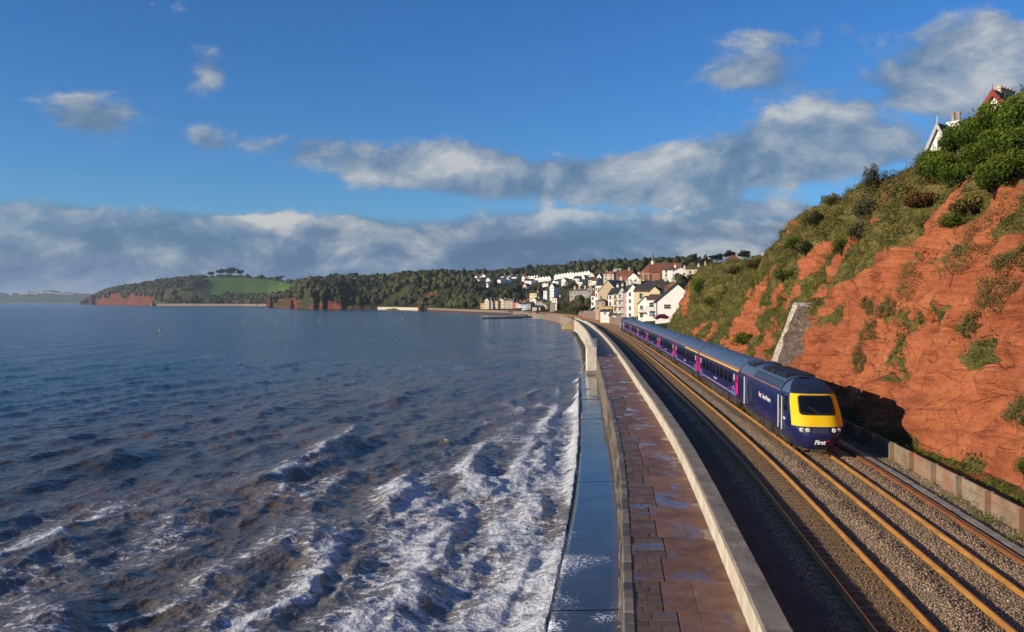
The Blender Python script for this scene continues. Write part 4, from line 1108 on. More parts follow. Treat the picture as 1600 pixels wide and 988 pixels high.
def power_car(label, lead):
    t = empty('power_car', (0, 0, 0), 0, label, 'locomotive')
    us = np.linspace(-1, 1, 29)
    nose_part(.34, 1.2, 10, us).build('nose_skirt', M_NAVY, t, smooth=True)
    nose_part(1.2, 1.56, 5, us).build('light_band', M_NAVY, t, smooth=True)
    nose_part(1.56, 3.12, 16, us).build('front_panel', M_YEL, t, smooth=True)
    nose_part(3.12, 3.845, 16, us).build('cab_roof', M_ROOFD, t, smooth=True)
    # sides from the nose edge to the back
    def sides(z0, z1, nz, ya=None, yb=LP, which=(-1, 1)):
        mb = MB(); zs = np.linspace(z0, z1, nz)
        for s in which:
            cols = []
            for z in zs:
                y0 = nose_y(1, z); row = []
                for f in (0, .25, .5, .75, 1):
                    y = y0 + f * 2.2; row.append((s * (front_w(z) + (hw(z) - front_w(z)) * math.sin(f * math.pi / 2)), y, z))
                row.append((s * hw(z), yb, z)); cols.append(row)
            n = 6; vs = [p for r in cols for p in r]
            fs = []
            for k in range(nz - 1):
                for i in range(n - 1):
                    q = (k*n+i, k*n+i+1, (k+1)*n+i+1, (k+1)*n+i); fs.append(q if s > 0 else q[::-1])
            mb.add(vs, fs)
        return mb
    sides(.86, 3.12, 14).build('body', M_NAVY, t, smooth=True)
    for s in (-1, 1): sides(.34, .86, 4, yb=3.4, which=(s,)).build('cab_skirt', M_NAVY, t, smooth=True)
    roof = sides(3.12, 3.845, 12).build('roof', M_ROOFB, t, smooth=True)
    MB().prism([(x, z) for x, z in PSEC if z > .9] + [(-x, z) for x, z in PSEC[::-1] if z > .9], LP, LP + .002).build('end_wall', M_NAVY, t)
    MB().box(-.13, .13, 3.6, LP - .1, 3.835, 3.852).build('roof_seam', M_ROOFD, roof)
    # raised arch where the cab shell meets the engine room roof
    MB().add([(s * (hw(z) + e), y, z + e) for s in (-1, 1) for z in PSEC_TOP for e, y in ((-.01, 3.55), (.035, 3.75), (-.01, 3.95))],
             [tuple(b0 + i for i in q) for b0 in (0, 3 * len(PSEC_TOP)) for k in range(len(PSEC_TOP) - 1) for q in ((3*k, 3*k+1, 3*k+4, 3*k+3), (3*k+1, 3*k+2, 3*k+5, 3*k+4))]).build('cab_rim', M_ROOFD, roof)
    for y0, y1 in ((4.6, 7.4), (7.7, 9.3), (9.7, 11.6)):
        o = MB().cbox(-.80, .80, y0, y1, 3.60, 3.90, .03).build('roof_hatch', M_BLK, roof)
        for k in range(int((y1 - y0) / .28)): MB().box(-.72, .72, y0 + .1 + k * .28, y0 + .2 + k * .28, 3.895, 3.925).build('vane', M_ROOFD, o)
    MB().cbox(-.9, .9, 14.2, 16.6, 3.55, 3.88, .04).build('roof_hatch', M_ROOFD, roof)
    for s in (-1, 1):
        for row, (za, zb) in enumerate(((3.16, 3.24), (3.28, 3.35), (3.39, 3.45), (3.49, 3.55))):          # air intake louvres along the eaves
            for k in range(5):
                y0 = 4.2 + k * 1.66
                vs = [(s * (hw(z) + .006), y, z + .004) for z in (za, zb) for y in (y0, y0 + 1.58)]
                q = (0, 1, 3, 2); MB().add(vs, [q if s > 0 else q[::-1]]).build('louvre', M_BLK, roof)
        g = sp2(s, 12.2, 13.5, 1.05, 2.95).build('side_grille', M_GRILLE, t)
        for k in range(22):
            z = 1.1 + k * .083
            sp2(s, 12.26, 13.44, z, z + .04, .010).build('slat', M_BLK, g)
        d = sp2(s, 3.02, 3.66, 1.0, 2.98).build('cab_door', M_NAVY, t); sp2(s, 3.12, 3.56, 2.15, 2.75, .01).build('door_window', M_TGL, d)
        for y in (2.88, 3.82): MB().tube((s * 1.40, y, 1.05), (s * 1.39, y, 2.85), .035, n=6).build('handrail', M_HAND, t)
        MB().tube((s * 1.41, 15.1, 1.05), (s * 1.40, 15.1, 2.9), .045, n=6).build('handrail', M_HAND, t)
        sp2(s, 15.25, 15.85, 2.1, 2.85, .008).build('guard_window', M_TGL, t)
        vs = [(s * (1.345 + .012), 1.95, 2.15), (s * (1.36 + .012), 2.72, 2.15), (s * (1.325 + .012), 2.72, 2.95), (s * (1.285 + .012), 2.25, 2.95)]
        MB().add(vs, [(0, 1, 2, 3) if s > 0 else (3, 2, 1, 0)]).build('cab_side_window', M_TGL, t)
        sp2(s, 3.9, LP - .1, 3.075, 3.105, .006).build('eaves_line', M_ORNG, t)
        n_ = text_mesh('number', '43070', .21, 0, .004); o = obj('number', n_, M_WHITE, t, (s * 1.379, 2.35, 1.72)); o.rotation_euler = (math.pi / 2, 0, s * math.pi / 2)
        fg = text_mesh('lettering', 'First', .42, 0, .008); o = obj('lettering', fg, M_WHITE, t, (s * 1.379, 8.55 - s * .95, 2.25)); o.rotation_euler = (math.pi / 2, 0, s * math.pi / 2)
        fg = text_mesh('lettering', 'Great Western', .40, 0, .004); o = obj('lettering', fg, M_WHITE, t, (s * 1.379, 8.55 + s * 1.15, 2.25)); o.rotation_euler = (math.pi / 2, 0, s * math.pi / 2)
        MB().add([(s * 1.379, 8.55 - s * .42 + a, 2.22 + b_) for a, b_ in ((-.12, -.18), (.06, -.18), (.14, .0), (.10, .24), (-.06, .24), (-.14, .05))], [(0, 1, 2, 3, 4, 5), (5, 4, 3, 2, 1, 0)]).build('emblem', M_LOGO, t)
        rr = random.Random(9)
        for k in range(7):
            L = rr.uniform(2, 6); y0 = rr.uniform(4, 9); pts = [(y0 + L * u, 1.02 + .16 * k * .4 * math.sin(u * 3.1) + .03 * k) for u in np.linspace(0, 1, 12)]
            strip(s, pts, .02, .006 + k * .001).build('livery_line', mat('dim_violet_line', color=(.085, .035, .17), rough=.45), t)
    # face
    sur = nose_poly(rrect(-.93, .93, 2.10, 3.05, .17, .06), .02, 'windscreen_surround', M_BLK, t)
    nose_poly(rrect(-.85, .85, 2.20, 2.98, .10, .055), .034, 'windscreen', M_TGL, sur)
    w = MB().tube(nose_pt(.05, 2.14, .06), nose_pt(-.36, 2.48, .06), .016, n=5); w.build('wiper', M_BLK, sur)
    nose_poly(rrect(-.42, .38, 1.235, 1.50, .02), .010, 'nose_grille', M_GRILLE, t)
    for s in (-1, 1):
        c = nose_poly(rrect(s * .78 - .30, s * .78 + .30, 1.245, 1.535, .10), .008, 'lamp_cluster', M_BLK, t)
        for dx, m_ in ((-.13, M_LAMP if s < 0 else M_LAMP), (.14, M_LAMP if s < 0 else M_LAMPR)):
            p = nose_pt((s * .78 + dx) / front_w(1.39), 1.39, .012); o = MB().tube((0, .02, 0), (0, -.035, 0), .115, .10, 14).build('headlamp', m_, c, p)
            MB().tube((0, -.036, 0), (0, -.042, 0), .055, .045, 10).build('bulb', mat('lamp_core', color=(.45, .45, .42), rough=.3), o)
    pl = [(-.02, .0), (.02, .0)]
    if lead:
        tm = text_mesh('lettering', 'First', .30, .28, .012); o = obj('lettering', tm, M_WHITE, t, (-.06, nose_y(0, .76) - .045, .76)); o.rotation_euler = (math.pi / 2 - .0, 0, 0)
        for q in ((-.04, .10, .30, .13), (.10, -.10, .36, .0)):
            nose_poly([(.32 + q[0] * .8 + .20 * u, .755 + q[1] * .7 + .07 * math.sin(u * 3.14)) for u in np.linspace(0, 1, 7)] + [(.32 + q[0] * .8 + .20 * u, .72 + q[1] * .7 + .035 * math.sin(u * 3.14)) for u in np.linspace(1, 0, 7)], .014, 'emblem', M_LOGO, t)
        MB().tube((0, .06, 1.08), (0, -.06, 1.08), .045, .035, 8).build('coupling_cover', M_BLK, t)
    MB().box(-.35, .35, .5, .9, .20, .42).build('coupler', M_GRIME, t)
    for s in (-1, 1): MB().tube((s * .78, .9, .12), (s * .78, .9, .5), .035, n=6).build('guard_iron', M_GRIME, t)
    u = MB(); u.box(-1.2, 1.2, 5.6, 11.9, .38, .93); u.box(-1.28, 1.28, 7.0, 8.4, .32, .93); u.box(-1.1, 1.1, 2.5, LP - .2, .78, .90); u.tube((-1.2, 9.3, .62), (-1.2, 11.6, .62), .22, n=10)
    for y in (5.9, 6.4, 8.8, 9.2, 10.4, 11.2): u.box(-1.34, -1.16, y, y + .25, .40, .95)
    u.build('underframe', M_GRIME, t)
    bogie(t, 3.9, 2.6); bogie(t, LP - 3.4, 2.6)
    return t
PSEC_TOP = [z for x, z in PSEC if z >= 3.0]
def sp2(s, y0, y1, z0, z1, proud=.006):
    zs = np.linspace(z0, z1, 5); vs = [(s * (hw(z) + proud), y, z) for z in zs for y in (y0, y1)]; fs = []
    for i in range(4):
        q = (2*i, 2*i+1, 2*i+3, 2*i+2); fs.append(q if s > 0 else q[::-1])
    n = len(vs); vs += [(s * (hw(z) - .02), y, z) for z in zs for y in (y0, y1)]
    for a, b_ in [(0, 1), (n-2, n-1)] + [(2*i, 2*i+2) for i in range(4)] + [(2*i+1, 2*i+3) for i in range(4)]: fs.append((a, b_, b_ + n, a + n)); fs.append((a + n, b_ + n, b_, a))
    return MB().add(vs, fs)

def on_track(o, yf, L):
    """set a vehicle with its front at track distance yf; returns the distance of its back"""
    yb = yf + L * math.cos(head(yf + L / 2))
    x0, x1 = float(TC(yf)), float(TC(yb))
    o.location = (x0, yf, 0.0); o.rotation_euler = (0, 0, -math.atan2(x1 - x0, yb - yf)); return yb
Y_NOSE = 46.0
pc = power_car('blue power car with bright yellow front leading the train', True)
yy = on_track(pc, Y_NOSE, LP + .15)
ords = ['blue carriage with a full yellow stripe, coupled right behind the leading power car', 'blue carriage with a half length yellow stripe, second behind the power car', 'blue carriage without yellow stripe, third behind the leading power car',
        'fourth blue carriage behind the leading power car', 'fifth blue carriage behind the leading power car', 'sixth blue carriage behind the leading power car', 'last blue carriage at the far end of the train']
c_plain = None
for k, lab in enumerate(ords):
    if k < 2: c = coach(1 + k, lab)
    elif k == 2: c = c_plain = coach(0, lab)
    else:
        c = copy_tree(c_plain); c['label'] = lab
    yy = on_track(c, yy + .12, LC + .13)
pr = power_car('dark blue power car at the rear of the train beside the retaining wall', False)
yb = yy + .15 + LP
on_track(pr, yy + .15, LP); 
pr.location = (float(TC(yb)), yb, 0); pr.rotation_euler = (0, 0, pr.rotation_euler[2] + math.pi)
# ------------------------------------------------------------------ land beyond: columns of (distance, height) by bearing
COLS = [ # bearing as photo column, then six (d, z): sea bed, shore, bench, slope, crest, behind
 (120, [(3900, -8), (3930, -8), (3960, -8), (4000, -8), (4100, -8), (4600, -8)]),
 (150, [(3890, -8), (3920, -4), (3935, 22), (3980, 30), (4100, 34), (4700, 10)]),
 (165, [(3580, -8), (3600, -4), (3612, 40), (3650, 48), (3800, 52), (4600, 20)]),
 (200, [(3330, -8), (3350, -4), (3365, 44), (3420, 58), (3600, 68), (4500, 40)]),
 (232, [(3130, -8), (3150, -4), (3170, 40), (3260, 62), (3450, 80), (4400, 50)]),
 (262, [(2690, -8), (2710, 2), (2760, 6), (2880, 52), (3250, 86), (4300, 60)]),
 (300, [(2640, -8), (2660, 2), (2700, 5), (2790, 56), (3120, 92), (4200, 60)]),
 (330, [(2600, -8), (2625, 2), (2660, 6), (2760, 34), (3080, 97), (4200, 60)]),
 (380, [(2540, -8), (2560, 2), (2610, 4), (2700, 24), (3050, 96), (4200, 60)]),
 (420, [(2450, -8), (2470, 2), (2520, 6), (2620, 24), (2980, 86), (4200, 60)]),
 (436, [(1750, -8), (1765, -3), (1790, 12), (2500, 24), (2900, 78), (4000, 60)]),
 (462, [(1660, -8), (1680, -3), (1700, 20), (1800, 30), (2700, 64), (3600, 60)]),
 (488, [(1425, -8), (1440, -4), (1452, 28), (1520, 38), (1900, 50), (3000, 60)]),
 (520, [(1415, -8), (1430, -4), (1448, 26), (1530, 36), (1800, 50), (2800, 55)]),
 (545, [(1405, -8), (1425, -3), (1455, 8), (1560, 36), (1780, 52), (2800, 55)]),
 (600, [(1360, -8), (1385, -2), (1440, 8), (1540, 36), (1720, 54), (2800, 55)]),
 (650, [(1230, -8), (1260, 0), (1300, 6), (1370, 34), (1560, 52), (2800, 60)]),
 (672, [(1180, -8), (1210, 0), (1250, 5), (1320, 30), (1560, 54), (2800, 60)]),
 (700, [(1040, -8), (1080, 0), (1130, 3), (1230, 22), (1560, 56), (2800, 60)]),
 (750, [(855, -8), (890, 0), (925, 2.2), (1010, 14), (1660, 58), (2800, 64)]),
 (800, [(800, -8), (850, 0), (925, 2.2), (1030, 16), (1700, 62), (2800, 66)]),
 (830, [(690, -8), (730, .2), (830, 2.5), (1050, 18), (1750, 68), (2800, 70)]),
 (856, [(650, -8), (685, -.4), (760, 2.5), (1000, 18), (1780, 72), (2800, 74)]),
 (880, [(590, -8), (622, -.4), (690, 2.5), (900, 18), (1750, 72), (2800, 76)]),
 (910, [(480, -8), (518, -.4), (580, 4), (820, 18), (1700, 74), (2800, 78)]),
 (940, [(370, -8), (396, -.4), (440, 3.5), (700, 17), (1650, 74), (2800, 78)]),
 (970, [(283, -8), (304, -.4), (370, 2.8), (560, 14), (1600, 73), (2800, 76)]),
 (1010, [(205, -8), (226, -.4), (300, 2.5), (480, 16), (1450, 66), (2600, 70)]),
 (1060, [(205, -.6), (222, 1.0), (290, 3.0), (430, 15), (1150, 56), (2600, 66)]),
 (1110, [(203, .0), (215, 3), (300, 6), (420, 14), (950, 46), (2600, 60)]),
 (1200, [(200, .0), (208, 8), (300, 14), (420, 20), (850, 46), (2600, 60)]),
 (1400, [(200, 8.0), (215, 16), (300, 22), (420, 28), (800, 48), (2600, 60)]),
 (2300, [(200, 14), (215, 20), (300, 26), (420, 32), (800, 50), (2600, 60)])]
_cx = np.array([c[0] for c in COLS], float)
_cd = np.array([[n[0] for n in c[1]] for c in COLS], float); _cz = np.array([[n[1] for n in c[1]] for c in COLS], float)
def land_node(x):
    return [np.interp(x, _cx, _cd[:, k]) for k in range(6)], [np.interp(x, _cx, _cz[:, k]) for k in range(6)]
def land_z(X, Y):
    """height of the land under a point (without fine relief)"""
    x = 800 + F_PX * X / Y; d, z = land_node(x)
    return float(np.interp(math.log(Y), [math.log(v) for v in d], z))
def land_d(x, row, dmin=600):
    """distance at which the land is met in that direction"""
    d, z = land_node(x); dd = np.geomspace(max(dmin, d[1]), d[4], 400)
    zz = np.interp(np.log(dd), np.log(d), z); ray = PZ(row, dd); k = np.where(zz >= ray)[0]
    return float(dd[k[0]]) if len(k) else float(d[4])
def build_land():
    xs = np.concatenate([np.arange(120, 480, 1.6), np.arange(480, 1120, 2.0), np.arange(1120, 2300, 20)])
    K = 150; T = np.linspace(0, 5, K)
    X = np.zeros((len(xs), K)); Y = np.zeros_like(X); Z = np.zeros_like(X); D = np.zeros_like(X)
    for i, x in enumerate(xs):
        d, z = land_node(x); dd = np.exp(np.interp(T, range(6), np.log(d))); zz = np.interp(T, range(6), z)
        # round the polyline a little
        zz = np.convolve(np.pad(zz, 4, mode='edge'), np.ones(9) / 9, 'valid')
        X[i] = (x - 800) / F_PX * dd; Y[i] = dd; Z[i] = zz
    slope = np.abs(np.gradient(Z, axis=1) / np.maximum(np.hypot(np.gradient(X, axis=1), np.gradient(Y, axis=1)), .01))
    tt = T[None, :] * np.ones_like(X); px = xs[:, None] * np.ones_like(X)
    # craggy coast: push the cliff band in and out
    cr = (fbm(px / 14, tt * 0, 0, 4, 301) - .5) * 2
    amp = np.where(px < 700, 1, 0) * sst(.3, .9, tt) * sst(2.6, 1.9, tt)
    sh = 1 + cr * .012 * amp
    X *= sh; Y *= sh
    rel = (fbm(X / 60, Y / 60, 0, 4, 302) - .5) * 9 * sst(2.2, 3.2, tt) * np.where(px < 1110, 1, .4) * (1 - sst(300, 320, px) * sst(470, 440, px) * .85)
    Z = Z + rel + (fbm(X / 8, Y / 8, Z / 6, 3, 303) - .5) * 5 * amp * sst(.9, 1.3, tt)
    def near_patch(x0, x1, t0, t1): return sst(x0 - 8, x0 + 6, px) * sst(x1 + 8, x1 - 6, px) * sst(t0 - .15, t0 + .1, tt) * sst(t1 + .15, t1 - .1, tt)
    rock = near_patch(140, 240, .8, 2.15) * .95 + near_patch(252, 322, 2.2, 3.0) * .47 + near_patch(430, 470, .8, 2.1) * .9 + near_patch(484, 532, .8, 2.25) * 1.0 + near_patch(643, 676, 2.2, 3.1) * .85 + near_patch(690, 750, 1.2, 2.6) * .35 + near_patch(536, 640, .7, 1.3) * .5
    rock = rock - .75 * sst(.46, .56, fbm(px / 6, tt * 3, 0, 3, 304)) * sst(1.0, 1.5, tt)
    field = near_patch(318, 460, 2.95, 4.05) + near_patch(575, 600, 9, 9.5)
    field = field * sst(300, 325, px - (4 - tt) * 4)
    me = mesh_np('hills', np.stack([X, Y, Z], -1).reshape(-1, 3), grid_faces(len(xs), K, True), True)
    add_attr(me, 'rock', np.clip(rock, 0, 1)); add_attr(me, 'field', np.clip(field, 0, 1))
    tag(obj('hills', me, M_LAND), kind='structure')
    return xs, T, X, Y, Z, np.clip(rock, 0, 1), np.clip(field, 0, 1), px, tt
LAND = build_land()

# houses keep the wood off these spots (photo column, photo row, distance) : filled below
CLEAR = []
def blob_trees(P, R, seed, sides=7):
    """uneven crowns, each a few dozen faces, all in one mesh; returns arrays"""
    rg = np.random.default_rng(seed); n = len(P)
    rings = np.array([(.45, -.75), (.95, -.25), (1.0, .25), (.62, .75)]); m = sides
    a = np.arange(m) / m * 2 * np.pi
    base = np.concatenate([np.stack([r * np.cos(a + k * .4), r * np.sin(a + k * .4), np.full(m, z)], -1) for k, (r, z) in enumerate(rings)] + [np.array([[0, 0, 1.0]])])
    nv = len(base)
    V = base[None] * (1 + rg.normal(0, .24, (n, nv, 1))) + rg.normal(0, .10, (n, nv, 3))
    V = V * R[:, None, :] + P[:, None, :]
    F_ = []
    for k in range(3):
        for i in range(m):
            F_ += [(k*m+i, k*m+(i+1) % m, (k+1)*m+(i+1) % m), (k*m+i, (k+1)*m+(i+1) % m, (k+1)*m+i)]
    F_ += [(3*m+i, 3*m+(i+1) % m, 4*m) for i in range(m)]
    F_ = np.array(F_); Fc = (F_[None] + (np.arange(n) * nv)[:, None, None]).reshape(-1, 3)
    return V.reshape(-1, 3), Fc, nv
def wood():
    xs, T, X, Y, Z, rock, field, px, tt = LAND
    rg = np.random.default_rng(77)
    n = 9000
    # draw by bearing and depth so that every slope in view is covered
    i = rg.integers(0, len(xs), n * 3); j = rg.integers(0, len(T) - 1, n * 3)
    X0, Y0, Z0 = X[i, j], Y[i, j], Z[i, j]; t = tt[i, j]; p = px[i, j]
    d_ok = rg.random(len(i)); row0 = Y_LVL - (Z0 - 8) * F_PX / Y0
    dens = fbm(X0 / 70, Y0 / 70, 0, 3, 401)
    w = sst(.36, .56, dens)
    w = np.where(p < 300, .9, w)                                                # wooded headland
    w = np.where((p > 530) & (p < 745), sst(.30, .5, dens), w)
    w = np.where((t > 3.75), 1.0, w)                                             # skyline
    w *= (t > 1.6) & (t < 4.25) & (Z0 > 2) & (p < 1100)
    w *= np.where((p < 480), sst(.72, .4, field[i, j] * 1.0 + rock[i, j] * .75), sst(.8, .4, rock[i, j]))
    w *= np.where((p > 255) & (p < 325) & (t < 3.1), .12, 1)
    w *= np.where((p > 740) & (t > 2.9) & (t < 3.75), .40, 1) * np.where((p > 800) & (t < 2.9), .35, 1)
    w *= np.where((p > 925) & (t < 2.7), 0.0, 1) * np.where((p > 935) & (t < 3.1), .15, 1) * np.where((p > 812) & (row0 > 428) & (row0 < 450) & (Y0 > 850) & (Y0 < 1500), .22, 1)
    row = Y_LVL - (Z0 - 8) * F_PX / Y0
    for (cx, cy, cd, rx, ry) in CLEAR:
        w *= np.where((np.abs(p - cx) < rx) & (row < cy + ry + 5) & (row > cy - 2.0) & (Y0 < cd + 8) & (Y0 > cd * .72), 0, 1)
    k = d_ok < w; i, j = i[k][:n], j[k][:n]
    X0, Y0, Z0 = X[i, j], Y[i, j], Z[i, j]; m = len(i)
    far = sst(400, 2600, Y0)
    r = rg.uniform(2.2, 4.2, m) * (1 + .8 * far); h = r * rg.uniform(.75, 1.25, m)
    P = np.stack([X0 + rg.normal(0, 3, m), Y0 + rg.normal(0, 6, m), Z0 + h * .62], -1)
    V, Fc, nv = blob_trees(P, np.stack([r, r, h], -1), 78)
    me = mesh_np('woodland', V, Fc); base = np.clip(rg.random(m) * .45 + (fbm(P[:, 0] / 90, P[:, 1] / 90, 0, 3, 405) - .4) * 1.0, 0, .7)
    add_attr(me, 'tint', np.repeat(base, nv) + rg.random(len(V)) * .3)
    tag(obj('woodland', me, ML_WOOD), 'dark green woods covering the hills and headland beyond the sea', 'wood', kind='stuff')
    # ragged leaf faces over the crowns
    q = 6; c = np.repeat(P, q, 0); rr = np.repeat(np.stack([r, r, h], -1), q, 0); u = rg.normal(size=c.shape); u /= np.linalg.norm(u, axis=1)[:, None]; u[:, 2] = np.abs(u[:, 2]) * .9 - .15
    o = leaf_obj('woodland_foliage', c + u * rr * 1.0, np.repeat(r, q) * rg.uniform(.45, .8, m * q), np.clip(np.repeat(base, q) + rg.normal(.18, .18, m * q), 0, 1), ML_WOOD, None, 79, .4, .75)
    tag(o, 'leafy tops of the woods over the hills and headland', 'foliage', kind='stuff')
def skyline_tree(x, y, d, w, h, label, flat=True, seed=0, m=None):
    """one tree standing out against the sky; (x, y) is where its foot shows"""
    X, Z = PX(x, d), PZ(y, d); W_, H_ = w * d / F_PX, h * d / F_PX
    t = empty('pine_tree' if flat else 'broadleaf_tree', (X, d, Z), 0, label, 'tree', 'single trees against the sky')
    rg = np.random.default_rng(seed)
    tr = MB(); tr.tube((0, 0, -3), (0, 0, H_ * .55), H_ * .05, H_ * .03, 7)
    for k in range(6):
        a = rg.uniform(0, 6.28); tr.tube((0, 0, H_ * rg.uniform(.35, .55)), (math.cos(a) * W_ * .33, math.sin(a) * W_ * .33, H_ * rg.uniform(.65, .85)), H_ * .022, H_ * .008, 5)
    tr.build('trunk', M_BARK, t)
    n = 1500; cl = rg.normal(size=(16, 3)); cl /= np.linalg.norm(cl, axis=1)[:, None]; cl *= rg.uniform(.4, .9, (16, 1))
    cl = cl * np.array([W_ * .5, W_ * .5, H_ * (.33 if flat else .38)]) + np.array([0, 0, H_ * (.62 if flat else .52)])
    k = rg.integers(0, 16, n); p = rg.normal(size=(n, 3)); p /= np.linalg.norm(p, axis=1)[:, None]; p *= rg.random((n, 1)) ** .4
    P = cl[k] + p * np.array([W_ * .20, W_ * .20, H_ * (.14 if flat else .18)])
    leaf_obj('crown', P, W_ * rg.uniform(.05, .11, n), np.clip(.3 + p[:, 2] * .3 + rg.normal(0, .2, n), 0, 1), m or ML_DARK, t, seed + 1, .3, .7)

# distant coast
def far_coast():
    xs = np.arange(-520, 145, 3.0); d = 9000.0
    top = np.interp(xs, [-520, -200, 0, 25, 45, 80, 110, 140, 145], [455, 462, 457.5, 458.5, 456, 454, 457, 459, 460]); top = top + (fbm(xs / 9, 0 * xs, 0, 3, 501) - .5) * 2
    rows = [(0, 0), (60, .35), (250, .55), (700, .8), (1300, 1.0), (2200, .7)]
    P = np.stack([np.stack([(xs - 800) / F_PX * (d + o), np.full_like(xs, d + o), -4 + (8 + (Y_LVL - top) / F_PX * (d + 1300) + 4) * f + (fbm(xs / 5, 0 * xs + o, 0, 3, 502) - .5) * 16 * (f > 0)], -1) for o, f in rows], 1)
    me = mesh_np('far_hills', P.reshape(-1, 3), grid_faces(len(xs), len(rows), True), True)
    add_attr(me, 'rock', np.zeros(P.shape[:2]) + .1); add_attr(me, 'field', np.zeros(P.shape[:2]) + np.where(np.arange(len(rows)) > 2, .25, 0))
    tag(obj('far_hills', me, M_LAND), kind='structure')
    b = MB(); rg = random.Random(5)
    for k in range(90):
        x = rg.gauss(95, 24); y = rg.gauss(459, .8) + abs(x - 95) * .03; dd = 9900
        if x > 141 or x < 20: continue
        X, Z = PX(x, dd), PZ(y, dd); w = rg.uniform(4, 11); h = rg.uniform(5, 9)
        b.box(X - w, X + w, dd - 340, dd - 330, Z - 12, Z + h * .4)
        b.add([(X - w, dd - 340, Z + h * .4), (X + w, dd - 340, Z + h * .4), (X + w, dd - 330, Z + h * .4), (X - w, dd - 330, Z + h * .4), (X - w, dd - 335, Z + h), (X + w, dd - 335, Z + h)], [(0, 1, 5, 4), (2, 3, 4, 5), (0, 4, 3), (1, 2, 5)])
    tag(b.build('far_town', mat('far_white_walls', color=(.75, .74, .70), rough=.8, var=.2)), 'tiny white buildings of a town on the hazy far coast', 'town', kind='stuff')
far_coast()

# ------------------------------------------------------------------ houses
def wallmat(name, c, dirt=.25):
    def fn(N, b):
        p = N.pos(); n = N.noise(p, .35, 6, .65); dr = N.noise(N.scale(p, (1.2, 1.2, .12)), .8, 5, .7)
        N.put(b.inputs['Base Color'], N.mix((n.ss(.4, .7) * .6 + dr.ss(.5, .7) * .5) * dirt, c, tuple(v * .55 for v in c))); b.inputs['Roughness'].default_value = .85
        N.put(b.inputs['Normal'], N.bump(N.noise(p, 5, 4, .6), .3, .03))
    return mat(name, fn)
def roofmat(name, c, moss=None):
    def fn(N, b):
        p = N.pos(); n = N.noise(p, .5, 6, .7); x, y, z = N.xyz(p); st = (z * 3.3).fract()
        col = N.mix(n.ss(.35, .7), tuple(v * .65 for v in c), c)
        if moss: col = N.mix(N.noise(p, .35, 4, .6).ss(.52, .68), col, moss)
        N.put(b.inputs['Base Color'], col); b.inputs['Roughness'].default_value = .85; N.put(b.inputs['Normal'], N.bump(st + n, .35, .05))
    return mat(name, fn)
WM = {'white': wallmat('white_render', (.80, .78, .72)), 'cream': wallmat('cream_render', (.72, .62, .44)), 'yellow': wallmat('pale_yellow_render', (.68, .56, .33)), 'tan': wallmat('tan_stone', (.46, .35, .23)),
      'beige': wallmat('beige_render', (.52, .45, .35)), 'grey': wallmat('grey_stone', (.36, .33, .29)), 'pink': wallmat('pink_render', (.66, .42, .38)), 'coral': wallmat('coral_render', (.66, .27, .16)), 'redw': wallmat('red_render', (.45, .09, .07)),
      'blue': wallmat('pale_blue_render', (.42, .58, .70)), 'orange': wallmat('orange_render', (.70, .42, .20)), 'brick': wallmat('red_brick', (.30, .10, .055)), 'redstone': wallmat('red_church_stone', (.36, .17, .105)), 'glass': wallmat('pale_green_panels', (.42, .52, .48)), 'ochre': wallmat('ochre_render', (.60, .42, .14))}
RM = {'slate': roofmat('dark_slate', (.055, .052, .056)), 'slate2': roofmat('mossy_slate', (.060, .056, .052), (.14, .10, .035)), 'clay': roofmat('clay_tile', (.25, .095, .045)), 'brown': roofmat('brown_tile', (.15, .085, .055)), 'orange': roofmat('orange_tile', (.36, .14, .05), (.26, .16, .04)), 'greyr': roofmat('grey_tile', (.20, .17, .145))}
M_WIN = mat('house_glass', color=(.035, .042, .05), rough=.1, spec=.6)
M_FRM = mat('white_window_frame', color=(.70, .69, .66), rough=.6)
M_POT = mat('chimney_pot', color=(.50, .30, .17), rough=.9, var=.3)
M_DOOR = mat('dark_door', color=(.06, .07, .09), rough=.5); M_IRON = mat('dark_iron', color=(.03, .03, .035), rough=.6)
_wins = {}
def win_mesh(w, h):
    k = (round(w, 2), round(h, 2))
    if k not in _wins:
        g = MB().box(-w/2, w/2, -.03, .05, 0, h).mesh('window'); g.materials.append(M_WIN)
        f = MB()
        t = .07 if w < 1.4 else .09
        f.box(-w/2 - t, -w/2, -.07, .05, -t, h + t); f.box(w/2, w/2 + t, -.07, .05, -t, h + t); f.box(-w/2, w/2, -.07, .05, h, h + t); f.box(-w/2, w/2, -.07, .05, -t, 0); f.box(-w/2, w/2, -.06, .04, h * .5 - .03, h * .5 + .03)
        fm = f.mesh('frame'); fm.materials.append(M_FRM); _wins[k] = (g, fm)
    return _wins[k]
def add_win(parent, x, y, z, w, h, rz):
    g, f = win_mesh(w, h); o = obj('window', g, None, parent, (x, y, z), rz); obj('frame', f, None, o); return o
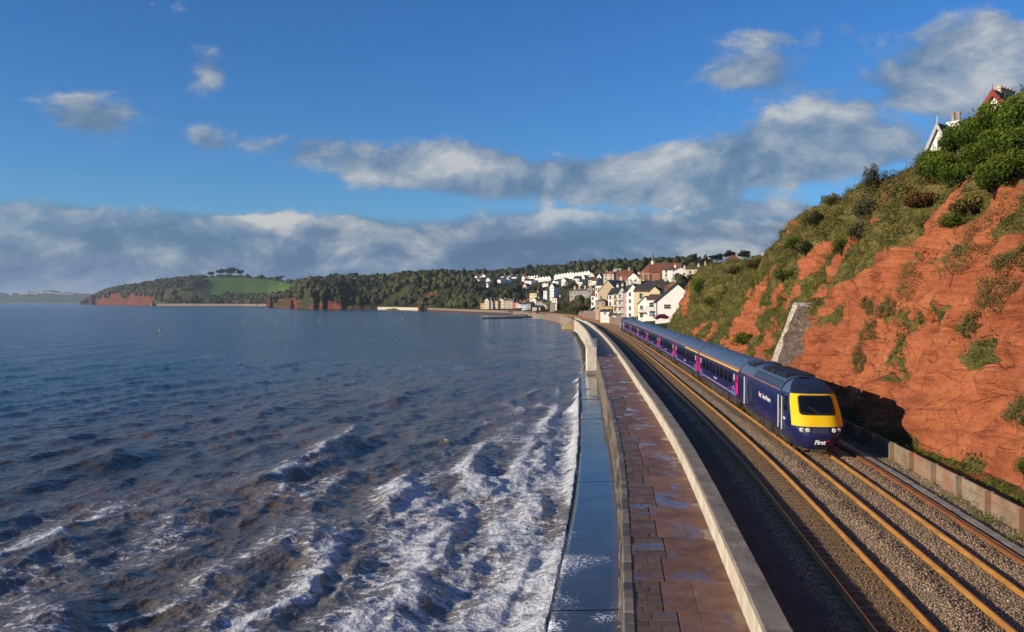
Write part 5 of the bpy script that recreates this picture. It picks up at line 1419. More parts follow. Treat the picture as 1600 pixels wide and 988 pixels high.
def house(label, X, Y, Z, w, dep, h, rh, rz, wall, roof, style='gable', front=(0, 0), side=(0, 0), chim=(), name='house', group=None, base=4.0, wsz=(.95, 1.5), bays=0, over=.3, sidewall=None, dormer=0):
    """box house, foot at Z; local -y is the front. style: gable (ridge along x), gable_y (gable to the front), hip, flat.
    front / side: (columns, storeys) of windows"""
    t = empty(name, (X, Y, Z), rz, label, 'house' if name == 'house' else name.replace('_', ' '), group)
    hx, hy = w / 2, dep / 2
    wl = MB(); wl.box(-hx, hx, -hy, hy, -base, h)
    if style == 'gable':
        wl.add([(-hx, -hy, h), (-hx, hy, h), (-hx, 0, h + rh), (hx, -hy, h), (hx, hy, h), (hx, 0, h + rh)], [(0, 2, 1), (3, 4, 5)])
    if style == 'gable_y':
        wl.add([(-hx, -hy, h), (hx, -hy, h), (0, -hy, h + rh), (-hx, hy, h), (hx, hy, h), (0, hy, h + rh)], [(0, 1, 2), (3, 5, 4)])
    wl.build('wall', WM[wall], t)
    r = MB(); o = over; e = rh * o / max(hy if style != 'gable_y' else hx, .1); th = .16
    def slab(a, b_, c, d_):
        up = [Vector(p) + Vector((0, 0, th)) for p in (a, b_, c, d_)]; r.add([*map(Vector, (a, b_, c, d_)), *up], [(3, 2, 1, 0), (4, 5, 6, 7), (0, 1, 5, 4), (1, 2, 6, 5), (2, 3, 7, 6), (3, 0, 4, 7)])
    if style == 'gable':
        slab((-hx - o, -hy - o, h - e), (hx + o, -hy - o, h - e), (hx + o, 0, h + rh), (-hx - o, 0, h + rh)); slab((hx + o, hy + o, h - e), (-hx - o, hy + o, h - e), (-hx - o, 0, h + rh), (hx + o, 0, h + rh))
    elif style == 'gable_y':
        slab((-hx - o, hy + o, h - e), (-hx - o, -hy - o, h - e), (0, -hy - o, h + rh), (0, hy + o, h + rh)); slab((hx + o, -hy - o, h - e), (hx + o, hy + o, h - e), (0, hy + o, h + rh), (0, -hy - o, h + rh))
    elif style == 'hip':
        k = min(hx, hy) * .95; rx = max(hx - k, .05); ry = max(hy - k, .05)
        if hx >= hy: top = [(-rx, 0, h + rh), (rx, 0, h + rh)]; r.add([(-hx - o, -hy - o, h - .05), (hx + o, -hy - o, h - .05), (hx + o, hy + o, h - .05), (-hx - o, hy + o, h - .05)] + top, [(0, 1, 5, 4), (2, 3, 4, 5), (1, 2, 5), (3, 0, 4), (3, 2, 1, 0)])
        else: top = [(0, -ry, h + rh), (0, ry, h + rh)]; r.add([(-hx - o, -hy - o, h - .05), (hx + o, -hy - o, h - .05), (hx + o, hy + o, h - .05), (-hx - o, hy + o, h - .05)] + top, [(0, 1, 4), (1, 2, 5, 4), (2, 3, 5), (3, 0, 4, 5), (3, 2, 1, 0)])
    else:
        r.box(-hx - .12, hx + .12, -hy - .12, hy + .12, h + .002, h + .30)
    ro = r.build('roof', RM[roof] if roof in RM else WM[roof], t)
    for (cx, cy, cw, ch, pots) in chim:
        z0 = h + (rh * (1 - abs(cy) / hy) if style == 'gable' else rh * (1 - abs(cx) / hx) if style == 'gable_y' else rh * .5 if style == 'hip' else 0)
        c = MB().box(cx - cw/2, cx + cw/2, cy - .35, cy + .35, z0 - 1.2, z0 + ch).box(cx - cw/2 - .08, cx + cw/2 + .08, cy - .43, cy + .43, z0 + ch + .002, z0 + ch + .16).build('chimney', WM['beige' if wall in ('tan', 'grey', 'beige', 'brick') else wall], t)
        for i in range(pots):
            px_ = cx - cw/2 + cw * (i + .5) / pots; MB().lathe([(.13, 0), (.11, .5), (.15, .55), (.14, .7)], (px_, cy, z0 + ch + .16), 8).build('chimney_pot', M_POT, c)
    nc, ns = front; sh = (h - .3) / max(ns, 1)
    for s_ in range(ns):
        for c in range(nc):
            if s_ == 0 and c == nc // 2 and nc > 2:
                MB().box(-.5, .5, -.05, .05, 0, 2.1).build('door', M_DOOR, t, (-hx + w * (c + .5) / nc, -hy - .01, .05)); continue
            add_win(t, -hx + w * (c + .5) / nc, -hy - .01, .35 + s_ * sh + sh * .22, *wsz, 0)
    nc, ns = side; sh = (h - .3) / max(ns, 1)
    for s_ in range(ns):
        for c in range(nc): add_win(t, -hx - .01, hy - dep * (c + .5) / nc, .35 + s_ * sh + sh * .22, *wsz, -math.pi / 2)
    for k in range(bays):
        bx = -hx + w * (k + .5) / bays; bw = w / bays * .5
        bay = MB().add([(bx - bw/2 - .35, -hy, 0), (bx - bw/2, -hy - .8, 0), (bx + bw/2, -hy - .8, 0), (bx + bw/2 + .35, -hy, 0)] + [(bx - bw/2 - .35, -hy, h * .86), (bx - bw/2, -hy - .8, h * .86), (bx + bw/2, -hy - .8, h * .86), (bx + bw/2 + .35, -hy, h * .86)], [(0, 1, 5, 4), (1, 2, 6, 5), (2, 3, 7, 6), (4, 5, 6, 7)]).build('bay', WM[wall], t)
        st = max(2, int(h / 2.9))
        for s_ in range(st): add_win(bay, bx, -hy - .81, .6 + s_ * (h * .86 - .3) / st, bw * .75, 1.45, 0)
    for k in range(dormer):
        dxm = -hx + w * (k + .5) / dormer; zz = h + rh * .15; ymid = -hy * .62
        MB().box(dxm - .8, dxm + .8, ymid - .6, ymid + 1.6, zz - .3, zz + 1.35).add([(dxm - .8, ymid - .6, zz + 1.35), (dxm + .8, ymid - .6, zz + 1.35), (dxm, ymid - .6, zz + 2.1)], [(0, 1, 2)]).build('dormer', WM[wall], t)
        MB().add([(dxm - 1, ymid - .8, zz + 1.2), (dxm, ymid - .8, zz + 2.2), (dxm, ymid + 2.6, zz + 2.2), (dxm - 1, ymid + 1.8, zz + 1.2), (dxm + 1, ymid - .8, zz + 1.2), (dxm + 1, ymid + 1.8, zz + 1.2)], [(0, 1, 2, 3), (4, 5, 2, 1)]).build('dormer_roof', RM[roof], t)
        add_win(t, dxm, ymid - .62, zz + .05, .9, 1.1, 0)
    return t
def at(x, yb, d): return PX(x, d), d, PZ(yb, d)
def m_of(px, d): return px * d / F_PX
R = math.radians
# ---- big white gabled house nearest the railway
d = 268; X, Y, Z = at(1064, 500, d)
wh = house('large white house with a tall plain gable next to the red cliff', X, Y, Z, 12.6, 13, 5.6, 5.2, R(-22), 'white', 'brown', 'gable_y', base=6, over=.7)
add_win(wh, -2.7, -6.51, 3.4, 1.9, 1.2, 0); add_win(wh, -.4, -6.51, .6, 1.6, 1.2, 0); add_win(wh, 2.4, -6.51, 3.6, 1.4, 1.2, 0)
MB().box(-.09, .09, -.07, 0, 0, 5.4).build('drainpipe', M_IRON, wh, (-5.9, -6.52, 0))
d = 292; X, Y, Z = at(1052, 470, d)
house('red brick house with an orange mossy roof behind the white gable', X, Y, Z - 3, 5.5, 7, 7.2, 2.2, R(-12), 'brick', 'orange', 'hip', (1, 2), (1, 2), base=8, wsz=(1.2, 1.3))
d = 285; X, Y, Z = at(1030, 499, d)
t = house('white house with glazed balconies and garage beside the gabled house', X, Y, Z, 5.6, 8, 6.2, 1.6, R(-24), 'white', 'brown', 'gable', (2, 2), (2, 2), base=5, wsz=(1.4, 1.3))
for z in (2.9,):
    bl = MB().box(-2.7, 2.7, -5.4, -4.02, z - .15, z).build('balcony', WM['white'], t)
    for k in range(9): MB().box(-2.6 + k * .65 - .03, -2.6 + k * .65 + .03, -5.38, -5.32, z, z + 1.0).build('baluster', M_IRON, bl)
    MB().box(-2.65, 2.65, -5.40, -5.30, z + 1.0, z + 1.08).build('handrail', M_IRON, bl)
d = 288; X, Y, Z = at(1013, 500, d)
t = house('small white house with a front gable, dark roof and timber balcony', X, Y, Z, 4.6, 7, 5.2, 2.3, R(-26), 'white', 'slate', 'gable_y', (2, 2), (2, 2), base=5, wsz=(1.0, 1.2))
bl = MB().box(-2.4, 2.4, -5.0, -3.52, 2.4, 2.55).build('balcony', WM['tan'], t)
for k in range(7): MB().box(-2.3 + k * .75 - .04, -2.3 + k * .75 + .04, -4.98, -4.9, 0 if k in (0, 6) else 2.5, 3.5).build('baluster', WM['tan'], bl)
MB().box(-2.35, 2.35, -5.0, -4.9, 3.5, 3.58).build('handrail', WM['tan'], bl)
# ---- cream corner house with the great slate roof
d = 330; X, Y, Z = at(1021, 500, d)
t = house('large pale yellow corner house with a broad dark slate roof', X, Y, Z, 10.5, 15, 10.4, 3.8, R(-24), 'yellow', 'slate2', 'gable', (2, 3), (4, 3), chim=((-4.6, -2.0, .9, 1.8, 2), (-4.6, 3, .9, 1.8, 2), (4.6, 0, .9, 1.4, 2)), base=6, wsz=(1.1, 1.9))
MB().box(-.10, .10, -3.0, 3.0, 0, 10.35).build('sea_front_wall', WM['white'], t, (-5.33, -2.5, 0))
MB().box(.8, 4.6, -8.3, -7.5, 6.6, 10.2).add([(.6, -8.32, 10.2), (4.8, -8.32, 10.2), (2.7, -8.32, 12.0)], [(0, 1, 2)]).build('gabled_bay', WM['yellow'], t)
MB().add([(.3, -8.5, 10.0), (2.7, -8.5, 12.2), (2.7, -4, 12.2), (.3, -4, 10.0), (5.1, -8.5, 10.0), (5.1, -4, 10.0)], [(0, 1, 2, 3), (4, 5, 2, 1), (3, 2, 1, 0), (1, 2, 5, 4)]).build('bay_roof', RM['slate2'], t)
add_win(t, 2.7, -8.32, 7.4, 1.2, 1.7, 0)
# ---- tall seafront terrace, house by house
terr = [(995, 338, 4.2, 'white', 'tall white terrace house with pale blue stripe of bay windows'), (989, 345, 2.6, 'blue', 'narrow pale blue terrace house between white and coral ones'), (984.5, 350, 2.2, 'coral', 'narrow coral terrace house beside the glazed balconies'),
        (978, 355, 3.4, 'glass', 'terrace house with stacked green glazed balconies'), (970.5, 361, 3.2, 'cream', 'cream terrace house with stacked red brown balconies'), (963, 367, 3.4, 'white', 'white terrace house at the left end of the tall row')]
for k, (x, d, w, c, lab) in enumerate(terr):
    X, Y, Z = at(x, 499, d)
    t = house(lab, X, Y, Z, w, 11, 10.6 - k * .12, 2.6, R(-24), c, ('slate', 'slate2')[k % 2], 'gable_y' if k in (0, 3) else 'gable', (1 if w < 3 else 2, 4), (0, 0), chim=((0, 2.0, .9, 2.2, 3),), base=6, wsz=(.8, 1.4), group='tall seafront terrace houses')
    if c in ('glass', 'cream'):
        for z in (2.6, 5.2, 7.8):
            bl = MB().box(-w/2 + .1, w/2 - .1, -6.9, -5.52, z - .14, z).build('balcony', WM['coral'] if c == 'cream' else WM['white'], t)
            for kk in range(5): MB().box(-w/2 + .2 + kk * (w - .4) / 4 - .04, -w/2 + .2 + kk * (w - .4) / 4 + .04, -6.88, -6.8, z, z + 1.0).build('baluster', WM['brick'] if c == 'cream' else M_FRM, bl)
            MB().box(-w/2 + .1, w/2 - .1, -6.9, -6.8, z + 1.0, z + 1.08).build('handrail', WM['brick'] if c == 'cream' else M_FRM, bl)
# ---- tan gabled hotel with its white classical front
d = 430; X, Y, Z = at(962, 486, d)
house('big tan stone gabled building with a steep grey roof', X, Y, Z, 11, 15, 9.0, 5.6, R(-36), 'tan', 'greyr', 'gable_y', (3, 2), (2, 2), chim=((0, 5.5, 1.2, 1.6, 3),), base=8)
d = 437; X, Y, Z = at(945.5, 487, d)
house('tall white flat roofed building with rows of narrow windows', X, Y, Z, 6.0, 10, 12.2, .3, R(-30), 'white', 'white', 'flat', (5, 4), (2, 4), chim=((0, 3, 1.6, 1.6, 4),), base=8, wsz=(.6, 1.7))
d = 410; X, Y, Z = at(941, 486, d)
house('low tan house with bay windows in front of the white building', X, Y, Z, 4.6, 6, 4.4, 1.2, R(-24), 'tan', 'greyr', 'hip', (2, 2), (1, 2), base=6, wsz=(.8, 1.0))
d = 360; X, Y, Z = at(950, 489, d)
house('low ochre shed with a flat grey roof above the railway wall', X, Y, Z, 4.2, 5, 2.5, .3, R(-20), 'ochre', 'greyr', 'flat', (2, 1), (0, 0), base=4, wsz=(.8, .9))
d = 352; X, Y, Z = at(947, 494, d)
house('low white outbuilding beside the ochre shed', X, Y, Z, 3.6, 4, 1.8, .7, R(-20), 'white', 'slate', 'gable', (1, 1), (0, 0), base=4, wsz=(.8, .8))
d = 520; X, Y, Z = at(932.5, 480, d)
house('white house with a red tiled roof left of the tall white building', X, Y, Z, 4.2, 8, 6.6, 2.6, R(-25), 'white', 'clay', 'gable', (2, 2), (1, 2), base=6)
# ---- roofs behind
for x, yb, d, w, h, rh, rot, wl, rf, st, lab in (
    (955, 440, 560, 7, 4.6, 2.2, -30, 'beige', 'orange', 'hip', 'house with an orange hipped roof behind the tan gable'),
    (977, 441, 520, 9, 3.6, 3.0, -20, 'brick', 'clay', 'gable', 'brick house with a clay roof below the church'),
    (994, 443, 505, 6.6, 3.2, 2.6, -30, 'white', 'slate', 'gable_y', 'white gabled bungalow just left of the church'),
    (970, 428, 760, 9, 4.2, .3, -20, 'glass', 'greyr', 'flat', 'flat roofed grey block half hidden by trees'),
    (999, 428, 780, 14, 3.4, 1.2, -15, 'grey', 'greyr', 'gable', 'long low modern building with a pale sloping roof'),
    (1049, 434, 470, 8.0, 3.8, 2.2, -20, 'white', 'brown', 'hip', 'white house with a hipped brown roof right of the church'),
    (1064, 434, 455, 7.0, 3.4, 1.6, -14, 'white', 'greyr', 'gable_y', 'low white gabled house on the right of the church'),
    (1085, 431, 430, 7.5, 3.0, 1.8, -14, 'cream', 'brown', 'hip', 'cream house with a brown roof in the cliff top trees'),
    (1097, 428, 440, 6.0, 2.6, 1.4, -14, 'beige', 'brown', 'gable', 'small beige house under the cliff top pines'),
    (1145, 414, 520, 8.0, 3.2, 2.6, -14, 'brick', 'clay', 'hip', 'brick house with a clay roof among the dark pines'),
    (1187, 410, 480, 5.5, 2.4, 1.0, -14, 'cream', 'greyr', 'gable', 'small cream house at the top of the green slope')):
    X, Y, Z = at(x, yb, d)
    house(lab, X, Y, Z, w, 8, h, rh, R(rot), wl, rf, st, (2, 1 if h < 3.8 else 2), (2, 1), chim=((w * .25, 0, .9, 1.5, 2),), base=10, wsz=(1.0, 1.2))
# ---- church
d = 500; X, Y, Z = at(1040, 441, d); cz = math.radians(-12)
ch = empty('church', (X, Y, Z), cz, 'red stone church with a steep tiled roof and a green copper spirelet', 'church')
L, wd, hh, rr_ = 17.0, 11.0, 5.6, 5.2
MB().box(-L/2, L/2, -wd/2, wd/2, -12, hh).add([(L/2, -wd/2, hh), (L/2, wd/2, hh), (L/2, 0, hh + rr_)], [(0, 1, 2)]).build('wall', WM['redstone'], ch)
n = 7; aps = [(-L/2 + math.cos(R(90 + 180 * i / (n - 1))) * wd/2, math.sin(R(90 + 180 * i / (n - 1))) * wd/2) for i in range(n)]
MB().add([(x, y, -12) for x, y in aps] + [(x, y, hh) for x, y in aps], [(i, i + 1, n + i + 1, n + i) for i in range(n - 1)]).build('apse', WM['redstone'], ch)
rf = MB().add([(-L/2, -wd/2 - .5, hh - .3), (L/2 + .4, -wd/2 - .5, hh - .3), (L/2 + .4, 0, hh + rr_), (-L/2, 0, hh + rr_), (L/2 + .4, wd/2 + .5, hh - .3), (-L/2, wd/2 + .5, hh - .3)], [(0, 1, 2, 3), (4, 5, 3, 2)]).build('roof', RM['clay'], ch)
MB().add([(x * 1.02, y * 1.05, hh - .2) for x, y in aps] + [(-L/2, 0, hh + rr_)], [(i, i + 1, n) for i in range(n - 1)]).build('apse_roof', RM['clay'], ch)
MB().box(-2.5, L/2 - 2, -wd/2 - 4.2, -wd/2 - .01, -12, 2.6).build('aisle', WM['redstone'], ch)
MB().add([(-2.8, -wd/2 - 4.6, 2.5), (L/2 - 1.7, -wd/2 - 4.6, 2.5), (L/2 - 1.7, -wd/2 + .6, 5.3), (-2.8, -wd/2 + .6, 5.3)], [(0, 1, 2, 3)]).build('aisle_roof', RM['clay'], ch)
for i in range(n):
    x, y = aps[i]; MB().box(-.3, .3, -.5, .2, -12, 4.4).build('buttress', WM['redstone'], ch, (x, y, 0), math.atan2(y, x + L/2) + math.pi / 2)
for x in (-1, 1.5, 4, 6): add_win(ch, x - .3, -wd/2 - 4.22, -.6, .8, 2.2, 0)
for i in range(n - 1):
    x, y = (aps[i][0] + aps[i+1][0]) / 2, (aps[i][1] + aps[i+1][1]) / 2; a = math.atan2(y, x + L/2)
    add_win(ch, x * 1.005, y * 1.02, 1.0, .7, 2.8, a + math.pi / 2)
spx = -L/2 + 1.6
sp0 = MB().lathe([(1.15, -1.2), (1.15, 1.3), (1.35, 1.4)], (spx, 0, hh + rr_ - .4), 8).build('bell_turret', WM['cream'], ch)
MB().lathe([(1.35, 1.42), (1.0, 2.0), (.62, 3.4), (.28, 4.9), (.05, 6.4), (.02, 7.0)], (spx, 0, hh + rr_ - .4), 8).build('spire', mat('verdigris_copper', color=(.10, .20, .155), rough=.75, var=.35), sp0)
MB().tube((L/2, 0, hh + rr_), (L/2, 0, hh + rr_ + 2.2), .08, n=6).build('cross_pole', M_IRON, ch)
# ---- grey hotel in the middle distance
d = 600; X, Y, Z = at(911, 468, d)
house('long grey stone building with a row of chimneys above the beach road', X, Y, Z, 15.5, 9, 5.6, 1.6, R(-28), 'grey', 'greyr', 'hip', (6, 2), (2, 2), chim=((-6, 0, 1.1, 2.2, 3), (-2.5, 0, 1.1, 2.2, 3), (1.5, 0, 1.1, 2.4, 3), (5.5, 0, 1.1, 2.2, 3)), base=8, wsz=(.9, 1.4))
d = 590; X, Y, Z = at(925, 469, d)
house('tall grey wing at the right of the long grey building', X, Y, Z, 4.5, 8, 7.8, .4, R(-14), 'grey', 'greyr', 'flat', (2, 2), (1, 2), base=8)
# ---- town by the beach
for x, yb, d, w, h, rh, rot, wl, rf, st, fr, lab in (
    (756.5, 483, 905, 4.4, 5.8, 1.6, 8, 'orange', 'slate', 'gable', (2, 2), 'small orange house at the left end of the beach terrace'),
    (763, 483, 900, 5.0, 8.4, 2.6, 8, 'cream', 'slate', 'gable_y', (2, 3), 'cream gabled house with pointed front near the left end of the beach terrace'),
    (769, 483, 900, 4.4, 7.2, 2.8, 8, 'cream', 'slate', 'gable_y', (2, 3), 'narrow cream house in the beach terrace, second gable from the left'),
    (776.5, 483, 900, 5.6, 8.2, 1.8, 8, 'yellow', 'slate', 'gable', (3, 3), 'pale yellow house with brown trim in the middle of the beach terrace'),
    (785.5, 483, 900, 5.6, 8.8, 1.8, 8, 'cream', 'greyr', 'gable_y', (2, 3), 'cream twin gabled house right of the middle of the beach terrace'),
    (797.5, 483.5, 895, 9.6, 8.6, 2.2, 8, 'beige', 'greyr', 'hip', (4, 3), 'broad beige block at the right end of the beach terrace'),
    (806, 484, 890, 2.6, 7.2, 1.0, 4, 'redw', 'slate', 'gable', (1, 2), 'narrow dark red house beside the beige block'),
    (810.5, 484, 885, 3.4, 6.8, 1.2, 4, 'pink', 'slate', 'gable', (1, 2), 'pink house right of the dark red one'),
    (815, 484.5, 880, 3.4, 5.8, 1.2, 4, 'white', 'slate', 'gable', (2, 2), 'small white house right of the pink one'),
    (836, 469, 850, 7.6, 6.4, 1.2, 0, 'yellow', 'brown', 'hip', (3, 2), 'square pale yellow villa on the slope above the beach'),
    (866.5, 468, 800, 4.6, 11.5, 2.8, -10, 'white', 'brown', 'gable_y', (2, 4), 'tall narrow white house with a pointed gable'),
    (856, 462, 820, 4.0, 4.6, 1.6, -10, 'white', 'slate', 'gable', (2, 2), 'small white house left of the tall narrow one'),
    (871, 478, 700, 5.0, 6.0, 1.4, -10, 'cream', 'slate', 'hip', (2, 2), 'cream house with a dark flat hipped roof by the viaduct pier'),
    (822, 485, 800, 4.4, 5.2, 1.6, 0, 'blue', 'slate', 'gable', (2, 2), 'pale blue house behind the station'),
    (829, 485, 790, 4.6, 5.8, 1.6, 0, 'grey', 'slate', 'gable', (3, 2), 'grey house with white frames behind the station'),
    (838, 478, 800, 4.6, 5.4, 1.8, -4, 'white', 'slate', 'gable_y', (2, 2), 'white gabled house under the yellow villa'),
    (847, 480, 790, 6.4, 5.0, 1.8, -4, 'grey', 'slate', 'gable', (4, 2), 'grey terrace house in the town centre with many windows'),
    (856, 483, 760, 4.4, 4.8, 1.6, -4, 'pink', 'slate', 'gable', (2, 2), 'dusky pink house at the right of the town centre'),
    (842, 488, 740, 7.6, 4.0, 1.4, -4, 'beige', 'slate', 'gable', (4, 1), 'low beige station building in front of the town'),
    (852, 476, 830, 5.0, 4.4, 1.8, -4, 'white', 'slate', 'gable', (3, 2), 'white terrace house behind the grey one in the town centre'),
    (822, 478, 880, 5.2, 4.4, 1.6, 0, 'brick', 'clay', 'gable', (2, 2), 'brick house with a clay roof behind the pale blue one')):
    X, Y, Z = at(x, yb, d)
    house(lab, X, Y, Z, w, 8, h, rh, R(rot - 30), wl, rf, st, fr, (2, fr[1]), chim=((w * .3, 1.5, .8, 1.4, 2),), base=6, wsz=(.75, 1.25))
    CLEAR.append((x, yb, d, 8, 3))
# ---- white houses up the hillside
hill = [ # column, foot row, distance, width, gable towards us?, wall, roof
 (748, 441, 1240, 8, 0, 'white', 'brown', 'low white bungalow at the far left of the hillside houses'), (746, 437.5, 1290, 5, 1, 'white', 'slate', 'white gable at the upper left of the hillside houses'), (752, 435.5, 1300, 8, 0, 'white', 'clay', 'white house with a red roof and chimney high on the left'),
 (758.5, 435.5, 1295, 6, 1, 'white', 'clay', 'white gabled half of the red roofed pair high on the left'), (764.5, 441.5, 1210, 6, 1, 'white', 'slate', 'single white gable among trees below the red roofed pair'), (783, 441.5, 1220, 8, 0, 'white', 'slate', 'white bungalow in the trees left of the terraces'),
 (786, 436, 1300, 9, 0, 'white', 'slate', 'long white house in front of the wood'), (795, 441, 1225, 6, 1, 'white', 'slate', 'white gable alone in the trees, right of the bungalow'), (798.5, 436, 1290, 7, 0, 'white', 'brown', 'white house with a brown roof and brick chimney'),
 (806, 437, 1280, 8, 0, 'white', 'slate', 'white house just left of the terrace rows'), (819.5, 434.5, 1270, 4, 0, 'brick', 'clay', 'tall narrow brick house left of the terraces'), (765.5, 447.5, 1120, 4, 0, 'white', 'slate', 'tiny white cottage low in the trees'),
 (823, 452, 1060, 6, 1, 'pink', 'slate', 'pale pink gabled house below the terraces'), (824, 443, 1150, 6, 0, 'white', 'slate', 'white house under the first terrace row'), (831, 443.5, 1150, 7, 0, 'white', 'slate', 'white low house below the middle of the terraces'),
 (855, 448, 1080, 9, 0, 'white', 'greyr', 'long white low building below the terraces'), (868, 447, 1040, 6, 1, 'white', 'clay', 'white gable with red roof above the tall narrow house'), (874, 445, 1080, 7, 0, 'white', 'slate', 'white house at the right of the long low building'),
 (884, 444, 1060, 7, 1, 'white', 'slate', 'white gabled house in front of the upper terrace'), (903, 441, 1040, 8, 0, 'white', 'slate', 'white house left of the cream one under the upper row'), (917, 441, 1020, 6, 1, 'white', 'slate', 'bright white gable near the right end of the hillside'),
 (928, 437, 1010, 8, 1, 'cream', 'clay', 'cream gabled house at the right end of the hillside'), (926, 444, 960, 7, 0, 'cream', 'slate', 'cream house below the right end of the terraces'), (934, 446, 900, 8, 0, 'white', 'clay', 'white house with clay roof above the tall white building'),
 (940, 440, 930, 7, 1, 'white', 'slate', 'white gable behind the tall white building'), (946, 436, 950, 8, 0, 'beige', 'slate', 'beige house with dark roof behind the tan gable'), (912, 447, 900, 7, 0, 'white', 'slate', 'white house above the long grey building'), (893, 448, 930, 8, 0, 'white', 'slate', 'white house above the green bank')]
for k, (x, yb, d, w, g, wl, rf, lab) in enumerate(hill):
    d = land_d(x, yb - .5); w = w * d / 1180; X, Y, Z = at(x, yb, d)
    house(lab, X, Y, Z, w, 9, 4.2 if g else 3.8, 2.8, R(-38 + 14 * math.sin(k * 2.1)), wl, rf, 'gable_y' if g else 'gable', (2, 1), (2, 1), chim=((w * .28, 0, .8, 1.0, 1),), base=9, wsz=(1.2, 1.2), group='white houses on the hillside')
    CLEAR.append((x, yb, d, m_of(1, 1) and w / d * F_PX * .7 + 2, 5))
rows = [(821, 439, 1180, 6, 4.3, -.15, 'lower'), (838, 441.5, 1150, 6, 4.6, -.25, 'middle'), (872, 437, 1200, 7, 4.6, -.35, 'upper'), (899, 435, 1180, 6, 4.8, -.25, 'right hand')]
nth = ['first', 'second', 'third', 'fourth', 'fifth', 'sixth', 'seventh']
for x0, y0, d0, n_, stp, dy_, nm in rows:
    for k in range(n_):
        x, yb = x0 + k * stp * (1.0), y0 + dy_ * k * 1.6; d = land_d(x, yb - .5)
        X, Y, Z = at(x, yb, d)
        house(f'white gabled terrace house, {nth[k]} from the left of the {nm} hillside row', X, Y, Z, 6.6, 9, 4.4, 3.0, R(-42), 'white', 'slate', 'gable_y', (2, 1), (1, 1), base=9, wsz=(1.2, 1.2), group='stepped white terraces on the hillside')
        CLEAR.append((x, yb, d, 6, 6))
# ---- viaduct pier, beacon, breakwater, shore walls
d = 690; X, Y, Z = at(863.5, 491, d)
p = empty('viaduct_pier', (X, Y, Z), R(-8), 'tall grey stone pier standing at the end of the railway wall', 'pier')
MB().add([(-2.2, -2, -4), (2.2, -2, -4), (2.2, 2, -4), (-2.2, 2, -4), (-1.7, -1.6, 8.4), (1.7, -1.6, 8.4), (1.7, 1.6, 8.4), (-1.7, 1.6, 8.4)], [(0, 1, 5, 4), (1, 2, 6, 5), (2, 3, 7, 6), (3, 0, 4, 7), (4, 5, 6, 7)]).build('shaft', WM['grey'], p)
MB().cbox(-1.9, 1.9, -1.8, 1.8, 8.41, 8.9, .1).build('cap', WM['grey'], p)
d = 640; X, Y, Z = at(837, 497, d)
p = empty('harbour_pavilion', (X, Y, Z_SEA), R(-6), 'dark post and stone block standing at the point of the breakwater', 'beacon')
MB().cbox(-2.2, 2.0, -2, 2, -3, 3.2, .3).build('stone_block', WM['tan'], p); MB().cbox(.6, 2.6, -2.4, -.6, 0, 5.0, .2).build('dark_pier', M_IRON, p); MB().cbox(.2, 2.8, -2.6, -.4, 5.01, 5.6, .2).build('cap', M_IRON, p); MB().box(.9, 2.3, -2.1, -.9, 5.61, 8.4).build('post', M_IRON, p)
bw = MB(); random.seed(3)
for k in range(40):
    f = k / 39; x = -95 * f * 0 + PX(832 - 78 * f, 655 - 30 * f); y = 655 - 30 * f + random.uniform(-1, 1); s = 1.6 * (1 - .6 * f)
    bw.lathe([(s * 1.3, -1.6), (s * 1.1, .0), (s * .6, s * .45)], (x, y, Z_SEA + .1), 7)
tag(bw.build('breakwater', mat('weedy_rock')), 'low line of dark weedy rocks running out from the sea wall', 'breakwater')
def shore_wall(pts, z0, z1, m, label, step=1):
    t = empty('shore_wall', (pts[0][0], pts[0][1], Z_SEA), 0, label, 'sea wall')
    for (xa, ya), (xb, yb_) in zip(pts[:-1], pts[1:]):
        q = [(xa, ya), (xb, yb_), (xb, yb_ + 5), (xa, ya + 5)]
        o = MB().add([(x, y, z0) for x, y in q] + [(x, y, z1) for x, y in q], [(0, 1, 5, 4), (1, 2, 6, 5), (2, 3, 7, 6), (3, 0, 4, 7), (4, 5, 6, 7)]).build('wall_length', m, t)
        o.matrix_parent_inverse = Matrix.Translation(t.location).inverted()
shore_wall([(PX(x, d), d) for x, d in ((235, 2690), (262, 2660), (300, 2615), (340, 2575), (380, 2535), (416, 2460))], -8, 2.6, M_RUB, 'very long pale sea wall below the green field on the headland')
shore_wall([(PX(x, d), d) for x, d in ((590, 1385), (615, 1350), (640, 1270), (655, 1220))], -8, .2, M_PARF, 'pale sea wall under the wooded cliff left of the town')
shore_wall([(PX(x, d), d) for x, d in ((668, 1170), (700, 1030), (730, 930), (760, 862), (800, 800), (826, 690))], -8, .2, M_RUB, 'brown railway wall along the beach below the terrace')
# ---- beach in front of that wall
by = [(668, 1150), (700, 1010), (740, 890), (770, 840), (800, 780), (822, 680)]
P = np.array([[(PX(x, d - o), d - o, Z_SEA + z) for o, z in ((-8, 1.6), (10, .9), (30, .25), (55, -.6))] for x, d in by])
o = obj('beach', mesh_np('beach', P.reshape(-1, 3), grid_faces(len(by), 4)), mat('brown_sand', color=(.16, .10, .07), rough=.9, var=.3)); tag(o, kind='structure')
